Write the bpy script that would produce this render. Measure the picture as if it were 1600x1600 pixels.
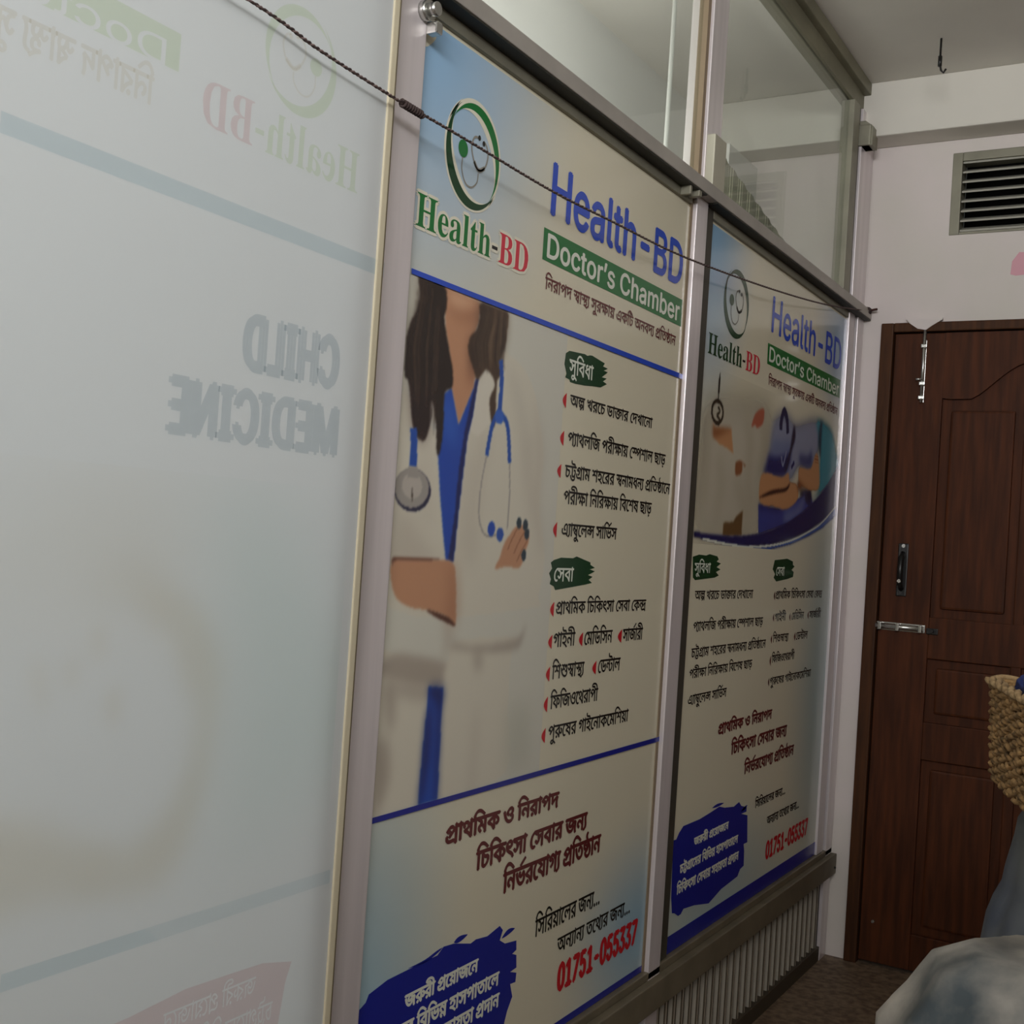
import bpy, bmesh, math, random
import numpy as np
from mathutils import Vector, Matrix, noise
from mathutils.geometry import delaunay_2d_cdt

for _o in list(bpy.data.objects):
    bpy.data.objects.remove(_o, do_unlink=True)
SC = bpy.context.scene
COL = SC.collection

# ------------------------------------------------------------------ camera
CAM = Vector((1.038, 0.0, 1.286))
M = ((0.85806, -0.06680, 0.50921), (0.04704, 0.99757, 0.05159), (-0.51143, -0.02031, 0.85911))
def _rot(rx, ry, rz):
    X = Matrix.Rotation(rx, 3, 'X'); Y = Matrix.Rotation(ry, 3, 'Y'); Z = Matrix.Rotation(rz, 3, 'Z')
    return Z @ X @ Y
MR = _rot(-0.02080139, 0.53705647, 0.06684875)      # rows: right, down, forward in (X, -Z, Y)
FPX = 1850.0
def w3(v): return Vector((v[0], v[2], -v[1]))
right, down, fwd = w3(MR[0]), w3(MR[1]), w3(MR[2])
cd = bpy.data.cameras.new('camera'); cam = bpy.data.objects.new('camera', cd); COL.objects.link(cam)
cd.sensor_width = 36.0; cd.lens = 36.0 * FPX / 1600.0; cd.clip_start = 0.02
cam.matrix_world = Matrix(((right.x, -down.x, -fwd.x, CAM.x), (right.y, -down.y, -fwd.y, CAM.y),
                           (right.z, -down.z, -fwd.z, CAM.z), (0, 0, 0, 1)))
SC.camera = cam

def at(px, py, axis, val):
    """point of the photograph on the real plane  axis = val  (0 X, 1 Y, 2 Z)"""
    r = right * ((px - 800) / FPX) + down * ((py - 800) / FPX) + fwd
    return CAM + r * ((val - CAM[axis]) / r[axis])

# ------------------------------------------------------------------ world, lights, exposure
W = bpy.data.worlds.new('world'); SC.world = W; W.use_nodes = True
W.node_tree.nodes['Background'].inputs[0].default_value = (0.80, 0.84, 0.80, 1)
W.node_tree.nodes['Background'].inputs[1].default_value = 0.05
def area(name, loc, target, sx, sy, power, col):
    d = bpy.data.lights.new(name, 'AREA'); d.shape = 'RECTANGLE'; d.size = sx; d.size_y = sy
    d.energy = power; d.color = col
    o = bpy.data.objects.new(name, d); COL.objects.link(o); o.location = loc
    o.rotation_euler = (Vector(target) - Vector(loc)).to_track_quat('-Z', 'Y').to_euler()
    return o
LIGHT_ROOM = area('added_back_light', (1.55, -1.66, 2.40), (0.9, 3.0, 3.3), 1.5, 0.5, 34, (0.99, 0.985, 1.0))  # unseen light added high behind the viewer to brighten the far wall
LIGHT_ROOM.data.spread = math.radians(110)
LIGHT_SIDE = area('added_side_light', (2.44, -0.75, 2.40), (0.0, 0.1, 2.40), 1.1, 0.46, 12, (0.99, 0.985, 0.99))  # unseen light added high at the side, large to soften shadows
LIGHT_SIDE.data.spread = math.radians(115)
LIGHT_BACK = area('added_pane_backlight', (-0.60, 0.60, 1.15), (1.0, 0.60, 1.15), 2.2, 1.7, 40, (0.97, 0.99, 1.0))  # unseen light added behind the frosted pane to backlight it evenly
LIGHT_LAMP = area('added_passage_light', (-0.075, 2.15, 2.03), (-0.60, 2.15, 2.25), 1.6, 0.04, 7.5, (1.0, 0.99, 0.98))  # unseen light added to brighten the passage wall seen through the transom
vs = SC.view_settings
vs.view_transform = 'Standard'; vs.look = 'None'; vs.exposure = 0.0; vs.gamma = 1.0; vs.use_curve_mapping = False
SC.display_settings.display_device = 'sRGB'

# ------------------------------------------------------------------ helpers
def lin(c):
    r = []
    for v in c[:3]:
        v /= 255.0
        r.append(v / 12.92 if v <= 0.04045 else ((v + 0.055) / 1.055) ** 2.4)
    return (r[0], r[1], r[2], 1)
_mats = {}
def mat(name, rgb, rough=0.5, metal=0.0, spec=0.5, var=0.0, scale=12.0, bump=0.0, stretch=(1, 1, 1), rgb2=None, aniso=0.0):
    if name in _mats: return _mats[name]
    m = bpy.data.materials.new(name); m.use_nodes = True; nt = m.node_tree; b = nt.nodes['Principled BSDF']
    b.inputs['Base Color'].default_value = lin(rgb); b.inputs['Roughness'].default_value = rough
    b.inputs['Metallic'].default_value = metal; b.inputs['Specular IOR Level'].default_value = spec
    if aniso: b.inputs['Anisotropic'].default_value = aniso
    if var or bump or rgb2:
        tc = nt.nodes.new('ShaderNodeTexCoord'); mp = nt.nodes.new('ShaderNodeMapping'); mp.inputs['Scale'].default_value = stretch
        nz = nt.nodes.new('ShaderNodeTexNoise'); nz.inputs['Scale'].default_value = scale; nz.inputs['Detail'].default_value = 6
        nt.links.new(tc.outputs['Object'], mp.inputs[0]); nt.links.new(mp.outputs[0], nz.inputs['Vector'])
        if var or rgb2:
            mx = nt.nodes.new('ShaderNodeMix'); mx.data_type = 'RGBA'
            c = lin(rgb); c2 = lin(rgb2) if rgb2 else tuple(v * (1 - var) for v in c[:3]) + (1,)
            mx.inputs[6].default_value = c; mx.inputs[7].default_value = c2
            rp = nt.nodes.new('ShaderNodeMapRange'); rp.inputs[1].default_value = 0.35; rp.inputs[2].default_value = 0.65
            nt.links.new(nz.outputs['Fac'], rp.inputs[0]); nt.links.new(rp.outputs[0], mx.inputs[0]); nt.links.new(mx.outputs[2], b.inputs['Base Color'])
        if bump:
            bp = nt.nodes.new('ShaderNodeBump'); bp.inputs['Strength'].default_value = bump; bp.inputs['Distance'].default_value = 0.01
            nt.links.new(nz.outputs['Fac'], bp.inputs['Height']); nt.links.new(bp.outputs[0], b.inputs['Normal'])
    _mats[name] = m
    return m

def link(name, me, mats, parent=None, smooth=False):
    o = bpy.data.objects.new(name, me); COL.objects.link(o)
    for m in (mats if isinstance(mats, (list, tuple)) else [mats]): me.materials.append(m)
    if smooth:
        for p in me.polygons: p.use_smooth = True
    if parent is not None: o.parent = parent
    return o
def tag(o, label=None, cat=None, group=None, kind=None):
    if label: o['label'] = label
    if cat: o['category'] = cat
    if group: o['group'] = group
    if kind: o['kind'] = kind
    return o
def empty(name, loc=(0, 0, 0)):
    o = bpy.data.objects.new(name, None); COL.objects.link(o); o.location = loc; o.empty_display_size = 0.05
    return o
class MB:
    """collects shapes in world metres, builds ONE mesh object (origin moved to its parent's)"""
    def __init__(s): s.bm = bmesh.new()
    def box(s, x0, x1, y0, y1, z0, z1, bev=0.0, mi=0):
        r = bmesh.ops.create_cube(s.bm, size=1.0); vs_ = r['verts']
        for v in vs_: v.co = Vector(((x0 + x1) / 2 + v.co.x * (x1 - x0), (y0 + y1) / 2 + v.co.y * (y1 - y0), (z0 + z1) / 2 + v.co.z * (z1 - z0)))
        fs = {f for v in vs_ for f in v.link_faces}
        for f in fs: f.material_index = mi
        if bev:
            es = {e for v in vs_ for e in v.link_edges}
            bmesh.ops.bevel(s.bm, geom=list(es), offset=bev, segments=2, affect='EDGES', profile=0.6)
        return s
    def prism(s, pts, axis, a, b, mi=0):
        """polygon pts (in the two other axes, in order) extruded along axis from a to b"""
        def mk(p, t):
            c = list(p); c.insert(axis, t); return Vector(c)
        va = [s.bm.verts.new(mk(p, a)) for p in pts]; vb = [s.bm.verts.new(mk(p, b)) for p in pts]
        fs = [s.bm.faces.new(va), s.bm.faces.new(vb[::-1])]
        n = len(pts)
        for i in range(n): fs.append(s.bm.faces.new((va[i], vb[i], vb[(i + 1) % n], va[(i + 1) % n])))
        for f in fs: f.material_index = mi
        return s
    def tube(s, pts, r, seg=8, mi=0, closed=False, caps=True):
        pts = [Vector(p) for p in pts]; n = len(pts); rings = []; up = Vector((0, 0, 1)); prev = None
        rr = r if isinstance(r, (list, tuple)) else [r] * n
        for i in range(n):
            a = pts[(i - 1) % n] if (closed or i > 0) else pts[i]; b = pts[(i + 1) % n] if (closed or i < n - 1) else pts[i]
            t = (b - a).normalized()
            if prev is None:
                ref = up if abs(t.z) < 0.9 else Vector((1, 0, 0)); u = t.cross(ref).normalized()
            else:
                u = (prev - t * prev.dot(t)).normalized()
            prev = u; v = t.cross(u)
            rings.append([s.bm.verts.new(pts[i] + (u * math.cos(2 * math.pi * k / seg) + v * math.sin(2 * math.pi * k / seg)) * rr[i]) for k in range(seg)])
        m = n if closed else n - 1
        for i in range(m):
            A, B = rings[i], rings[(i + 1) % n]
            for k in range(seg):
                f = s.bm.faces.new((A[k], A[(k + 1) % seg], B[(k + 1) % seg], B[k])); f.material_index = mi; f.smooth = True
        if caps and not closed:
            for R_ in (rings[0][::-1], rings[-1]):
                f = s.bm.faces.new(R_); f.material_index = mi
        return s
    def build(s, name, mats, parent=None, smooth=False):
        bmesh.ops.recalc_face_normals(s.bm, faces=s.bm.faces)
        if parent is not None:
            off = parent_world(parent); bmesh.ops.translate(s.bm, vec=-off, verts=s.bm.verts); org = None
        else:
            xs = [v.co for v in s.bm.verts]
            org = Vector(((min(v.x for v in xs) + max(v.x for v in xs)) / 2, (min(v.y for v in xs) + max(v.y for v in xs)) / 2, min(v.z for v in xs)))
            bmesh.ops.translate(s.bm, vec=-org, verts=s.bm.verts)
        me = bpy.data.meshes.new(name); s.bm.to_mesh(me); s.bm.free()
        o = link(name, me, mats, parent, smooth)
        if org is not None: o.location = org
        return o
def parent_world(p):
    v = Vector((0, 0, 0))
    while p is not None: v += p.location; p = p.parent
    return v

# ------------------------------------------------------------------ lettering: outlines of the letters as numbers
GLYPHS = {
 55: [[276,622,276,551,171,551,171,0,94,0,94,551,-10,551,-10,622,82,622,29,690,20,704,43,742,93,812,121,842,151,867,185,888,223,904,265,914,313,917,348,916,414,904,447,894,478,882,541,849,605,808,705,731,663,677,619,712,538,770,502,793,467,811,432,826,398,836,362,842,325,844,290,842,258,836,230,825,204,811,180,793,160,772,140,748,106,693,128,660,160,622]],
 39: [[614,622,614,551,509,551,509,0,432,0,432,243,448,187,425,217,376,270,350,293,323,313,296,329,269,341,242,349,216,351,193,349,172,342,154,332,139,316,131,297,128,274,130,255,137,238,149,222,166,209,187,196,214,184,176,113,138,132,106,154,80,180,61,210,50,242,46,277,49,308,56,335,70,358,87,378,107,394,130,407,154,416,179,421,204,423,238,421,269,415,299,405,327,392,354,375,380,356,428,310,451,284,437,280,432,371,432,551,-10,551,-10,622]],
 46: [[606,622,606,551,501,551,501,0,424,0,402,39,374,76,342,110,305,142,265,171,221,196,175,217,126,232,76,243,37,339,102,376,168,411,236,444,305,474,375,500,447,524,424,482,424,551,-10,551,-10,622], [424,474,445,446,340,408,230,359,130,304,167,294,245,263,285,242,322,218,358,190,390,159,417,125,438,88,429,88,424,189], [185,-6,169,-4,155,1,142,10,133,22,127,36,125,52,127,68,133,83,142,95,155,104,169,110,185,112,201,110,215,104,228,95,237,83,243,68,245,52,243,36,237,22,228,10,215,1,201,-4]],
 54: [[276,622,276,551,171,551,171,0,94,0,94,469,85,491,73,510,58,527,41,540,21,548,-10,551,-10,622,21,620,38,615,55,606,71,594,85,578,97,559,94,613,94,688,148,688,170,622]],
 40: [[726,622,726,551,621,551,621,0,544,0,544,396,566,332,491,434,469,461,426,504,386,534,365,544,321,555,298,556,272,554,248,549,226,541,204,530,185,517,148,484,116,447,108,445,140,460,174,465,209,462,238,451,259,434,274,411,283,385,286,342,282,320,265,326,303,367,461,516,510,463,226,195,167,250,249,328,213,285,183,262,201,286,214,312,218,327,219,343,217,359,212,372,204,383,192,391,178,396,149,398,119,391,98,380,22,452,49,486,76,517,132,569,162,590,192,606,223,619,256,626,291,629,327,627,361,620,392,608,422,592,451,571,479,546,537,481,567,441,549,446,544,558,544,688,597,688,620,622]],
 37: [[613,622,613,551,159,551,159,253,145,273,173,302,203,330,236,357,308,406,388,449,475,486,540,422,518,376,503,332,492,285,487,205,491,141,495,111,511,46,522,10,447,-7,419,106,413,144,409,222,415,299,425,344,446,397,453,410,465,405,427,389,390,370,318,326,283,301,213,243,141,175,82,215,82,551,-10,551,-10,622]],
 275: [[495,303,452,307,414,319,382,338,355,365,332,398,312,437,324,439,311,396,302,375,290,355,276,337,260,322,242,310,221,302,197,300,178,301,142,310,108,331,92,346,74,366,56,389,37,417,98,453,116,424,132,403,146,390,158,382,186,376,201,378,216,383,228,392,240,405,250,423,258,446,269,510,271,551,340,551,353,504,370,461,381,442,407,409,423,396,440,385,458,377,501,371,522,373,540,379,554,390,565,404,571,421,573,442,571,467,564,491,538,537,521,557,503,575,583,591,594,581,624,539,633,522,646,484,650,442,645,399,632,364,609,338,578,318,540,307], [730,622,730,551,-10,551,-10,622], [620,369,620,0,543,0,521,25,474,68,448,87,394,116,363,129,295,148,260,226,301,252,392,302,441,325,492,346,543,363], [543,303,470,269,355,205,336,193,342,202,384,188,423,172,458,154,491,134,520,112,546,88,543,162]],
 437: [[500,305,456,309,417,320,384,339,355,365,331,398,312,437,324,439,311,396,302,375,290,355,276,337,260,322,242,310,221,302,197,300,178,301,142,310,108,331,92,346,74,366,56,389,37,417,98,453,116,424,132,403,146,390,158,382,186,376,201,378,216,383,228,392,240,405,250,423,258,446,269,510,271,551,340,551,353,504,370,461,381,442,407,409,423,396,440,385,458,377,501,371,522,373,540,379,554,390,565,404,571,421,573,442,571,467,564,491,538,537,521,557,503,575,583,591,594,581,624,539,633,522,646,484,650,442,646,399,632,365,610,338,580,320,543,309], [731,622,731,551,-10,551,-10,622], [455,319,520,313,547,305,571,295,591,283,608,268,622,253,633,237,642,220,651,186,651,147,640,109,630,93,618,78,602,64,566,43,544,34,494,22,466,18,469,43,546,19,598,-3,651,-29,703,-60,667,-117,604,-78,511,-33,449,-10,317,24,282,30,295,100,338,89,379,83,425,81,474,84,513,91,541,104,560,122,571,143,575,168,572,194,561,215,544,232,522,245,495,252,464,255,438,253,418,249,403,240,393,230,387,216,385,195,391,169,318,154,310,184,307,213,309,234,315,254,326,270,340,285,357,297,378,306,401,313,427,318]],
 202: [[265,622,265,551,195,551,255,573,230,552,209,532,193,514,171,478,161,441,158,395,162,349,187,222,191,166,187,119,183,96,176,75,166,54,154,34,137,16,117,-1,92,-16,64,-30,29,-42,-10,-52,-31,17,8,28,39,40,64,54,82,70,95,87,104,106,112,146,112,194,100,271,84,345,80,393,83,439,87,460,101,497,124,533,157,572,172,551,-10,551,-10,622]],
 50: [[692,622,692,551,587,551,587,0,510,0,510,353,533,290,480,353,465,365,450,373,436,375,418,371,410,367,393,350,372,319,326,237,294,188,279,168,264,153,248,142,230,133,188,127,170,128,136,138,120,147,104,159,88,174,53,217,35,244,96,281,113,253,128,232,141,218,153,210,166,205,180,203,191,204,202,208,223,222,246,250,274,293,289,321,312,354,329,386,346,411,362,428,379,440,396,447,415,449,436,447,456,441,493,416,514,397,536,374,516,373,510,458,510,551,-10,551,-10,622], [271,271,250,379,242,404,230,424,214,441,195,455,173,467,146,476,79,489,38,495,53,571,107,551,175,537,226,518,246,506,264,492,278,475,290,457,299,436,306,412,315,356]],
 57: [[-286,-266,-305,-265,-324,-261,-365,-245,-383,-233,-400,-218,-412,-199,-420,-177,-422,-151,-418,-119,-405,-92,-383,-70,-354,-53,-317,-42,-274,-39,-233,-42,-193,-49,-154,-62,-116,-78,-77,-99,3,-152,89,-217,44,-271,1,-236,-78,-178,-114,-155,-182,-122,-215,-111,-247,-105,-279,-103,-301,-105,-319,-109,-333,-117,-343,-127,-349,-139,-351,-153,-349,-170,-342,-183,-332,-192,-318,-199,-303,-203,-286,-204,-263,-202,-243,-197,-226,-188,-213,-177,-201,-164,-192,-150,-180,-119,-172,-72,-172,8,-95,8,-96,-65,-107,-135,-116,-160,-128,-184,-143,-206,-162,-226,-185,-242,-213,-256,-247,-263]],
 129: [[929,622,929,551,614,551,614,0,537,0,537,84,542,110,538,148,537,551,-10,551,-10,622], [875,251,864,212,853,195,840,179,822,166,801,156,775,150,698,151,689,153,695,225,728,223,754,225,773,230,786,240,793,251,798,263,798,288,792,310,787,319,772,334,753,346,730,356,703,363,671,368,522,374,487,378,454,386,426,398,401,415,382,436,367,462,358,494,355,537,360,577,435,571,431,536,435,501,447,476,466,460,492,450,524,444,653,440,704,435,745,426,779,413,807,398,831,380,846,365,858,348,872,312,875,292], [347,265,375,263,402,257,428,246,452,233,475,216,497,196,517,175,536,151,553,126,554,55,543,34,501,95,480,120,459,142,418,175,396,186,374,192,351,194,331,192,315,184,305,173,299,148,303,120,311,99,234,83,219,127,217,150,221,184,227,200,244,225,254,236,280,252,312,262], [185,463,219,460,250,453,279,440,305,422,327,400,346,373,360,341,368,305,371,253,365,206,287,208,294,256,290,299,276,340,265,357,252,372,235,383,214,390,190,392,171,390,156,386,144,378,137,368,132,356,132,330,140,304,62,288,54,308,48,339,49,366,52,381,58,396,75,421,86,432,113,449,146,459], [123,405,126,449,124,476,117,503,106,530,90,553,69,570,42,582,135,602,156,583,173,562,186,539,195,514,200,484,197,400]],
 70: [[636,622,636,551,531,551,531,0,454,0,425,36,394,69,361,98,325,125,286,149,243,170,196,188,143,202,84,212,48,303,136,356,252,414,225,433,196,450,164,466,130,480,91,492,48,502,79,570,81,551,-10,551,-10,622], [454,551,135,551,114,560,142,552,198,528,252,497,300,464,320,448,336,432,341,376,214,316,145,278,125,265,113,280,168,270,218,257,264,240,305,220,343,197,378,172,441,115,470,83,457,79,454,171], [180,-6,164,-4,150,1,138,10,128,22,122,36,120,52,122,68,128,83,138,95,150,104,164,110,180,112,196,110,210,104,222,95,232,83,238,68,240,52,238,36,232,22,222,10,210,1,196,-4]],
 16: [[511,628,560,624,580,620,597,613,626,594,638,582,648,569,656,554,662,537,666,515,667,0,592,0,586,19,569,49,558,61,532,78,517,83,481,87,414,83,300,70,224,73,173,84,125,106,103,122,84,143,68,168,56,199,48,236,46,294,58,377,135,366,124,298,125,253,130,229,137,209,147,192,158,179,172,168,204,153,239,146,276,144,339,148,396,157,461,161,488,160,513,155,536,148,556,138,574,124,590,106,588,503,581,526,576,535,569,542,555,550,537,555,514,557,490,555,468,550,446,541,405,516,372,483,358,465,339,428,333,386,337,372,346,359,354,353,377,346,434,348,441,278,390,270,345,273,316,283,290,300,270,324,258,354,254,392,256,419,263,446,274,474,290,500,309,526,331,550,356,572,384,591,414,606,445,618,478,626]],
 20: [[817,622,817,551,492,551,492,0,415,0,393,39,366,76,334,111,298,144,258,173,216,198,170,219,124,234,76,243,37,339,102,375,166,408,231,439,297,467,366,493,437,517,415,475,415,551,-10,551,-10,622], [415,467,436,438,366,415,330,401,224,353,130,304,168,294,206,280,246,262,284,240,320,215,354,186,385,156,409,124,428,90,420,88,415,189], [761,288,760,266,748,226,737,207,723,191,705,177,683,166,656,160,575,161,566,163,572,235,606,233,634,235,655,241,668,252,677,265,683,296,677,330,660,360,632,386,592,409,541,426,479,438,482,513,532,505,578,492,622,474,661,452,695,426,723,396,744,363,757,327]],
 520: [[843,622,843,551,438,551,440,158,451,123,455,117,469,105,487,98,510,96,536,98,560,104,584,115,627,144,645,162,663,183,678,205,690,228,698,251,703,275,705,299,703,319,698,335,689,348,676,357,658,362,628,364,583,357,572,428,625,438,655,439,701,433,721,425,739,414,754,399,766,381,776,359,781,333,783,303,780,264,770,226,754,188,733,153,709,122,681,95,656,75,629,58,600,44,571,33,539,26,505,24,482,25,460,29,425,43,410,52,398,63,379,92,366,130,362,157,361,551,256,551,256,622], [661,622,658,647,651,666,638,679,622,688,600,693,573,695,447,696,413,699,386,704,364,711,344,720,326,732,310,747,296,764,286,784,278,805,272,864,277,909,351,904,347,864,349,837,355,814,366,797,377,787,390,779,406,772,452,765,550,762,608,754,695,734,706,722,715,708,728,671,733,622], [276,622,276,551,171,551,171,0,94,0,94,551,-10,551,-10,622,82,622,29,690,20,704,43,742,93,812,121,842,151,867,185,888,223,904,265,914,313,917,359,915,403,907,444,895,485,878,525,857,566,832,607,803,695,734,655,688,589,738,531,777,478,808,428,829,378,842,325,846,290,844,258,837,230,826,205,812,181,794,160,772,141,748,123,722,106,693,128,660,160,622]],
 8: [[903,622,903,551,798,551,798,0,721,0,700,38,676,72,649,104,620,132,589,157,557,180,582,246,608,230,634,210,661,186,686,161,707,135,724,109,721,194,721,551,-10,551,-10,622], [376,91,331,95,288,105,246,123,206,149,167,185,130,232,94,289,61,359,29,442,102,466,126,401,152,344,178,296,205,255,234,223,266,198,300,181,338,170,378,167,412,169,442,175,466,184,487,198,503,214,515,232,523,254,528,276,530,300,527,336,516,368,498,394,476,414,450,426,420,430,400,428,383,424,370,416,361,404,355,390,353,367,361,331,285,316,274,354,271,388,273,411,280,432,292,450,307,465,324,478,344,488,389,499,413,500,451,497,485,488,515,474,542,454,564,430,582,401,595,369,603,333,606,294,603,259,595,225,581,194,561,165,536,140,505,119,468,103,425,94], [344,465,339,486,329,504,314,522,296,536,272,548,243,556,267,601,312,589,346,574,374,557,394,539,408,519,418,495,423,468]],
 42: [[606,622,606,551,501,551,501,0,424,0,402,39,374,76,342,110,305,142,265,171,221,196,175,217,126,232,76,243,37,339,102,376,168,411,236,444,305,474,375,500,447,524,424,482,424,551,-10,551,-10,622], [424,474,445,446,340,408,230,359,130,304,167,294,245,263,285,242,322,218,358,190,390,159,417,125,438,88,429,88,424,189]],
 224: [[765,622,765,551,660,551,660,0,583,0,583,396,605,332,530,434,508,461,466,504,425,534,404,544,360,555,337,556,311,554,287,549,264,541,243,530,224,517,187,484,155,447,147,445,178,460,213,465,249,462,277,451,298,434,313,411,322,385,325,342,321,320,304,326,350,375,500,516,549,463,265,195,206,250,288,328,252,285,222,262,248,298,257,327,258,343,256,359,251,372,243,383,231,391,217,396,188,398,158,391,137,380,61,452,88,486,115,517,171,569,201,590,231,606,262,619,295,626,330,629,366,627,400,620,430,608,460,592,489,571,518,546,576,481,606,441,588,446,583,558,583,688,636,688,659,622], [660,-43,585,-43,578,-24,560,6,549,18,523,34,492,42,441,42,306,27,245,27,194,33,169,39,144,48,121,59,100,74,81,92,66,115,54,142,47,175,47,248,54,287,131,277,123,224,125,185,131,163,140,145,154,130,171,118,191,109,214,103,240,99,300,99,425,114,483,114,528,102,548,92,567,78,583,61,583,151,660,151]],
 35: [[407,50,354,55,303,68,254,90,208,123,166,167,126,222,91,290,58,371,29,466,105,486,129,408,155,340,182,282,211,233,243,194,278,164,316,143,358,130,405,126,435,127,461,131,504,146,521,157,536,170,557,201,564,218,572,257,573,278,571,305,566,331,557,354,545,376,530,394,512,409,492,420,469,427,444,429,420,427,401,421,386,412,377,399,371,384,369,360,378,321,301,306,288,367,290,405,297,426,308,446,322,462,340,475,362,486,386,494,440,500,480,497,516,487,549,472,578,450,603,424,623,392,638,356,647,317,650,274,647,233,638,196,624,160,603,129,576,102,543,80,504,63,459,53], [717,622,717,551,-10,551,-10,622]],
 424: [[395,0,338,5,287,21,241,47,202,81,172,122,149,168,167,235,214,240,252,249,281,260,304,273,324,287,340,303,350,317,360,336,367,356,375,399,377,444,375,479,362,534,355,551,-10,551,-10,622,313,622,276,677,262,702,251,727,244,751,242,776,245,803,252,828,265,852,283,874,305,896,331,917,382,861,363,845,347,829,327,799,321,764,324,743,331,722,360,676,404,622,714,622,714,551,478,553,524,504,563,455,596,406,622,355,637,299,642,240,639,195,629,153,613,115,591,82,563,53,529,30,490,14,445,3], [394,74,430,77,462,85,488,98,511,116,529,137,543,161,553,188,559,215,561,244,555,304,535,364,518,395,498,427,473,461,406,536,423,532,440,474,445,431,445,381,435,332,426,309,413,286,397,264,377,243,351,224,322,207,286,192,246,179,199,168,213,229,222,196,234,167,250,142,269,121,291,104,315,90,341,81,367,76], [209,560,185,545,164,528,146,508,132,487,124,464,121,440,123,415,130,394,142,377,158,363,176,352,198,344,246,336,295,336,342,343,385,359,403,371,366,305,324,284,284,273,243,269,206,271,173,278,142,290,114,305,91,324,72,348,57,374,49,404,46,436,49,464,56,490,68,516,85,539,104,558,125,573], [136,549,190,527,243,501,295,470,344,437,387,402,426,365,396,316,351,354,303,390,252,422,199,452,144,478,88,499]],
 38: [[606,622,606,551,501,551,501,0,424,0,402,39,374,76,342,110,305,142,265,171,221,196,175,217,126,232,76,243,37,339,102,376,168,411,236,444,305,474,375,500,447,524,424,482,424,622], [424,474,445,446,340,408,230,359,130,304,167,294,245,263,285,242,322,218,358,190,390,159,417,125,438,88,429,88,424,189], [266,628,293,624,287,552,251,554,233,553,204,542,195,532,190,522,188,509,191,492,198,478,211,464,230,452,293,423,233,378,187,404,167,418,150,433,135,449,124,466,116,484,111,503,109,524,115,559,123,575,134,590,148,603,166,614,187,622,212,627]],
 450: [[356,622,356,551,336,551,315,545,292,534,245,503,223,483,201,460,181,433,163,404,148,372,137,338,130,301,128,262,130,217,138,179,150,148,165,122,183,102,203,87,224,77,246,71,267,69,297,71,321,78,348,92,383,31,365,19,346,10,326,3,284,-4,263,-5,223,-1,186,10,152,28,122,53,97,84,76,120,61,162,52,209,49,260,52,310,60,355,74,398,92,436,113,471,138,503,165,531,193,556,223,578,253,596,312,622]],
 410: [[758,622,758,551,653,551,653,-43,576,-43,576,107,578,123,576,220,576,379,585,338,563,358,518,391,495,403,472,411,448,413,434,412,408,400,398,389,392,373,392,323,327,318,323,340,316,359,306,376,294,392,280,404,248,422,210,428,185,426,165,420,149,410,137,396,130,380,128,361,130,342,136,325,145,311,158,298,176,286,198,275,160,204,138,215,118,228,100,242,71,275,60,294,52,316,46,365,48,391,55,414,66,435,82,454,101,469,123,482,148,492,175,498,203,500,246,496,265,492,283,485,300,476,332,452,360,418,344,417,353,437,366,454,384,468,403,477,424,483,446,485,475,483,503,475,529,463,578,430,601,411,578,418,576,551,-10,551,-10,622], [374,261,401,260,452,248,475,237,497,224,519,208,562,167,629,86,653,53,602,18,581,48,542,98,506,137,471,165,435,183,417,189,377,193,345,191,314,183,286,172,235,140,213,122,205,121,226,132,261,139,303,136,326,128,342,114,354,97,361,78,360,28,265,-31,286,-12,298,7,302,33,301,46,297,57,290,66,281,74,269,78,243,80,224,76,195,63,127,131,175,176,225,215,280,244,309,253,340,259], [563,113,303,-94,254,-36,338,25,349,28,411,79,519,163]],
 21: [[706,622,706,551,601,551,601,0,524,0,483,53,460,79,435,104,380,149,350,169,317,188,283,204,246,218,207,229,166,238,142,331,190,296,249,284,301,267,348,248,388,225,424,201,456,175,483,149,506,123,526,97,524,193,524,688,577,688,600,622], [450,470,446,433,436,400,418,372,395,346,366,325,332,308,295,294,253,283,209,276,162,285,142,331,193,336,237,344,274,354,306,367,331,383,350,400,364,420,372,442,375,466,369,505,361,522,350,539,335,555,316,571,371,625,392,603,411,580,428,554,440,528,448,499], [182,430,144,434,112,444,85,462,65,485,53,514,49,548,52,578,65,617,71,628,147,607,132,573,130,552,132,536,136,523,144,514,155,507,168,502,196,502,224,509,239,516,270,541,301,583,316,612,371,625,373,575,359,547,343,521,325,498,306,478,262,448,237,438,210,432]],
 61: [[356,622,356,551,336,551,315,545,292,534,245,503,223,483,201,460,181,433,163,404,148,372,137,338,130,301,128,262,130,217,138,179,150,148,165,122,183,102,203,87,224,77,246,71,267,69,297,71,321,78,348,92,383,31,365,19,346,10,326,3,285,-4,264,-5,224,-1,186,10,152,28,123,53,97,84,76,120,61,162,52,209,49,260,52,313,63,362,80,408,103,451,131,488,164,521,200,549,239,571,280,588,216,555,130,551,-10,551,-10,622]],
 25: [[577,622,577,551,172,551,172,521,168,458,172,378,174,158,185,123,189,117,203,105,221,98,244,96,270,98,295,104,318,115,360,144,379,162,396,182,411,204,431,248,436,272,438,296,436,315,430,330,420,339,406,345,310,352,289,356,235,377,206,396,180,420,161,447,171,534,185,511,200,491,215,474,232,458,251,446,272,436,298,429,327,424,420,421,449,414,472,403,486,393,497,380,506,364,512,347,516,328,517,306,514,266,504,227,488,189,467,154,443,122,415,95,389,75,362,57,334,43,304,32,272,26,238,24,215,25,194,29,175,35,144,52,132,63,113,92,100,130,96,157,95,551,-10,551,-10,622]],
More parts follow.
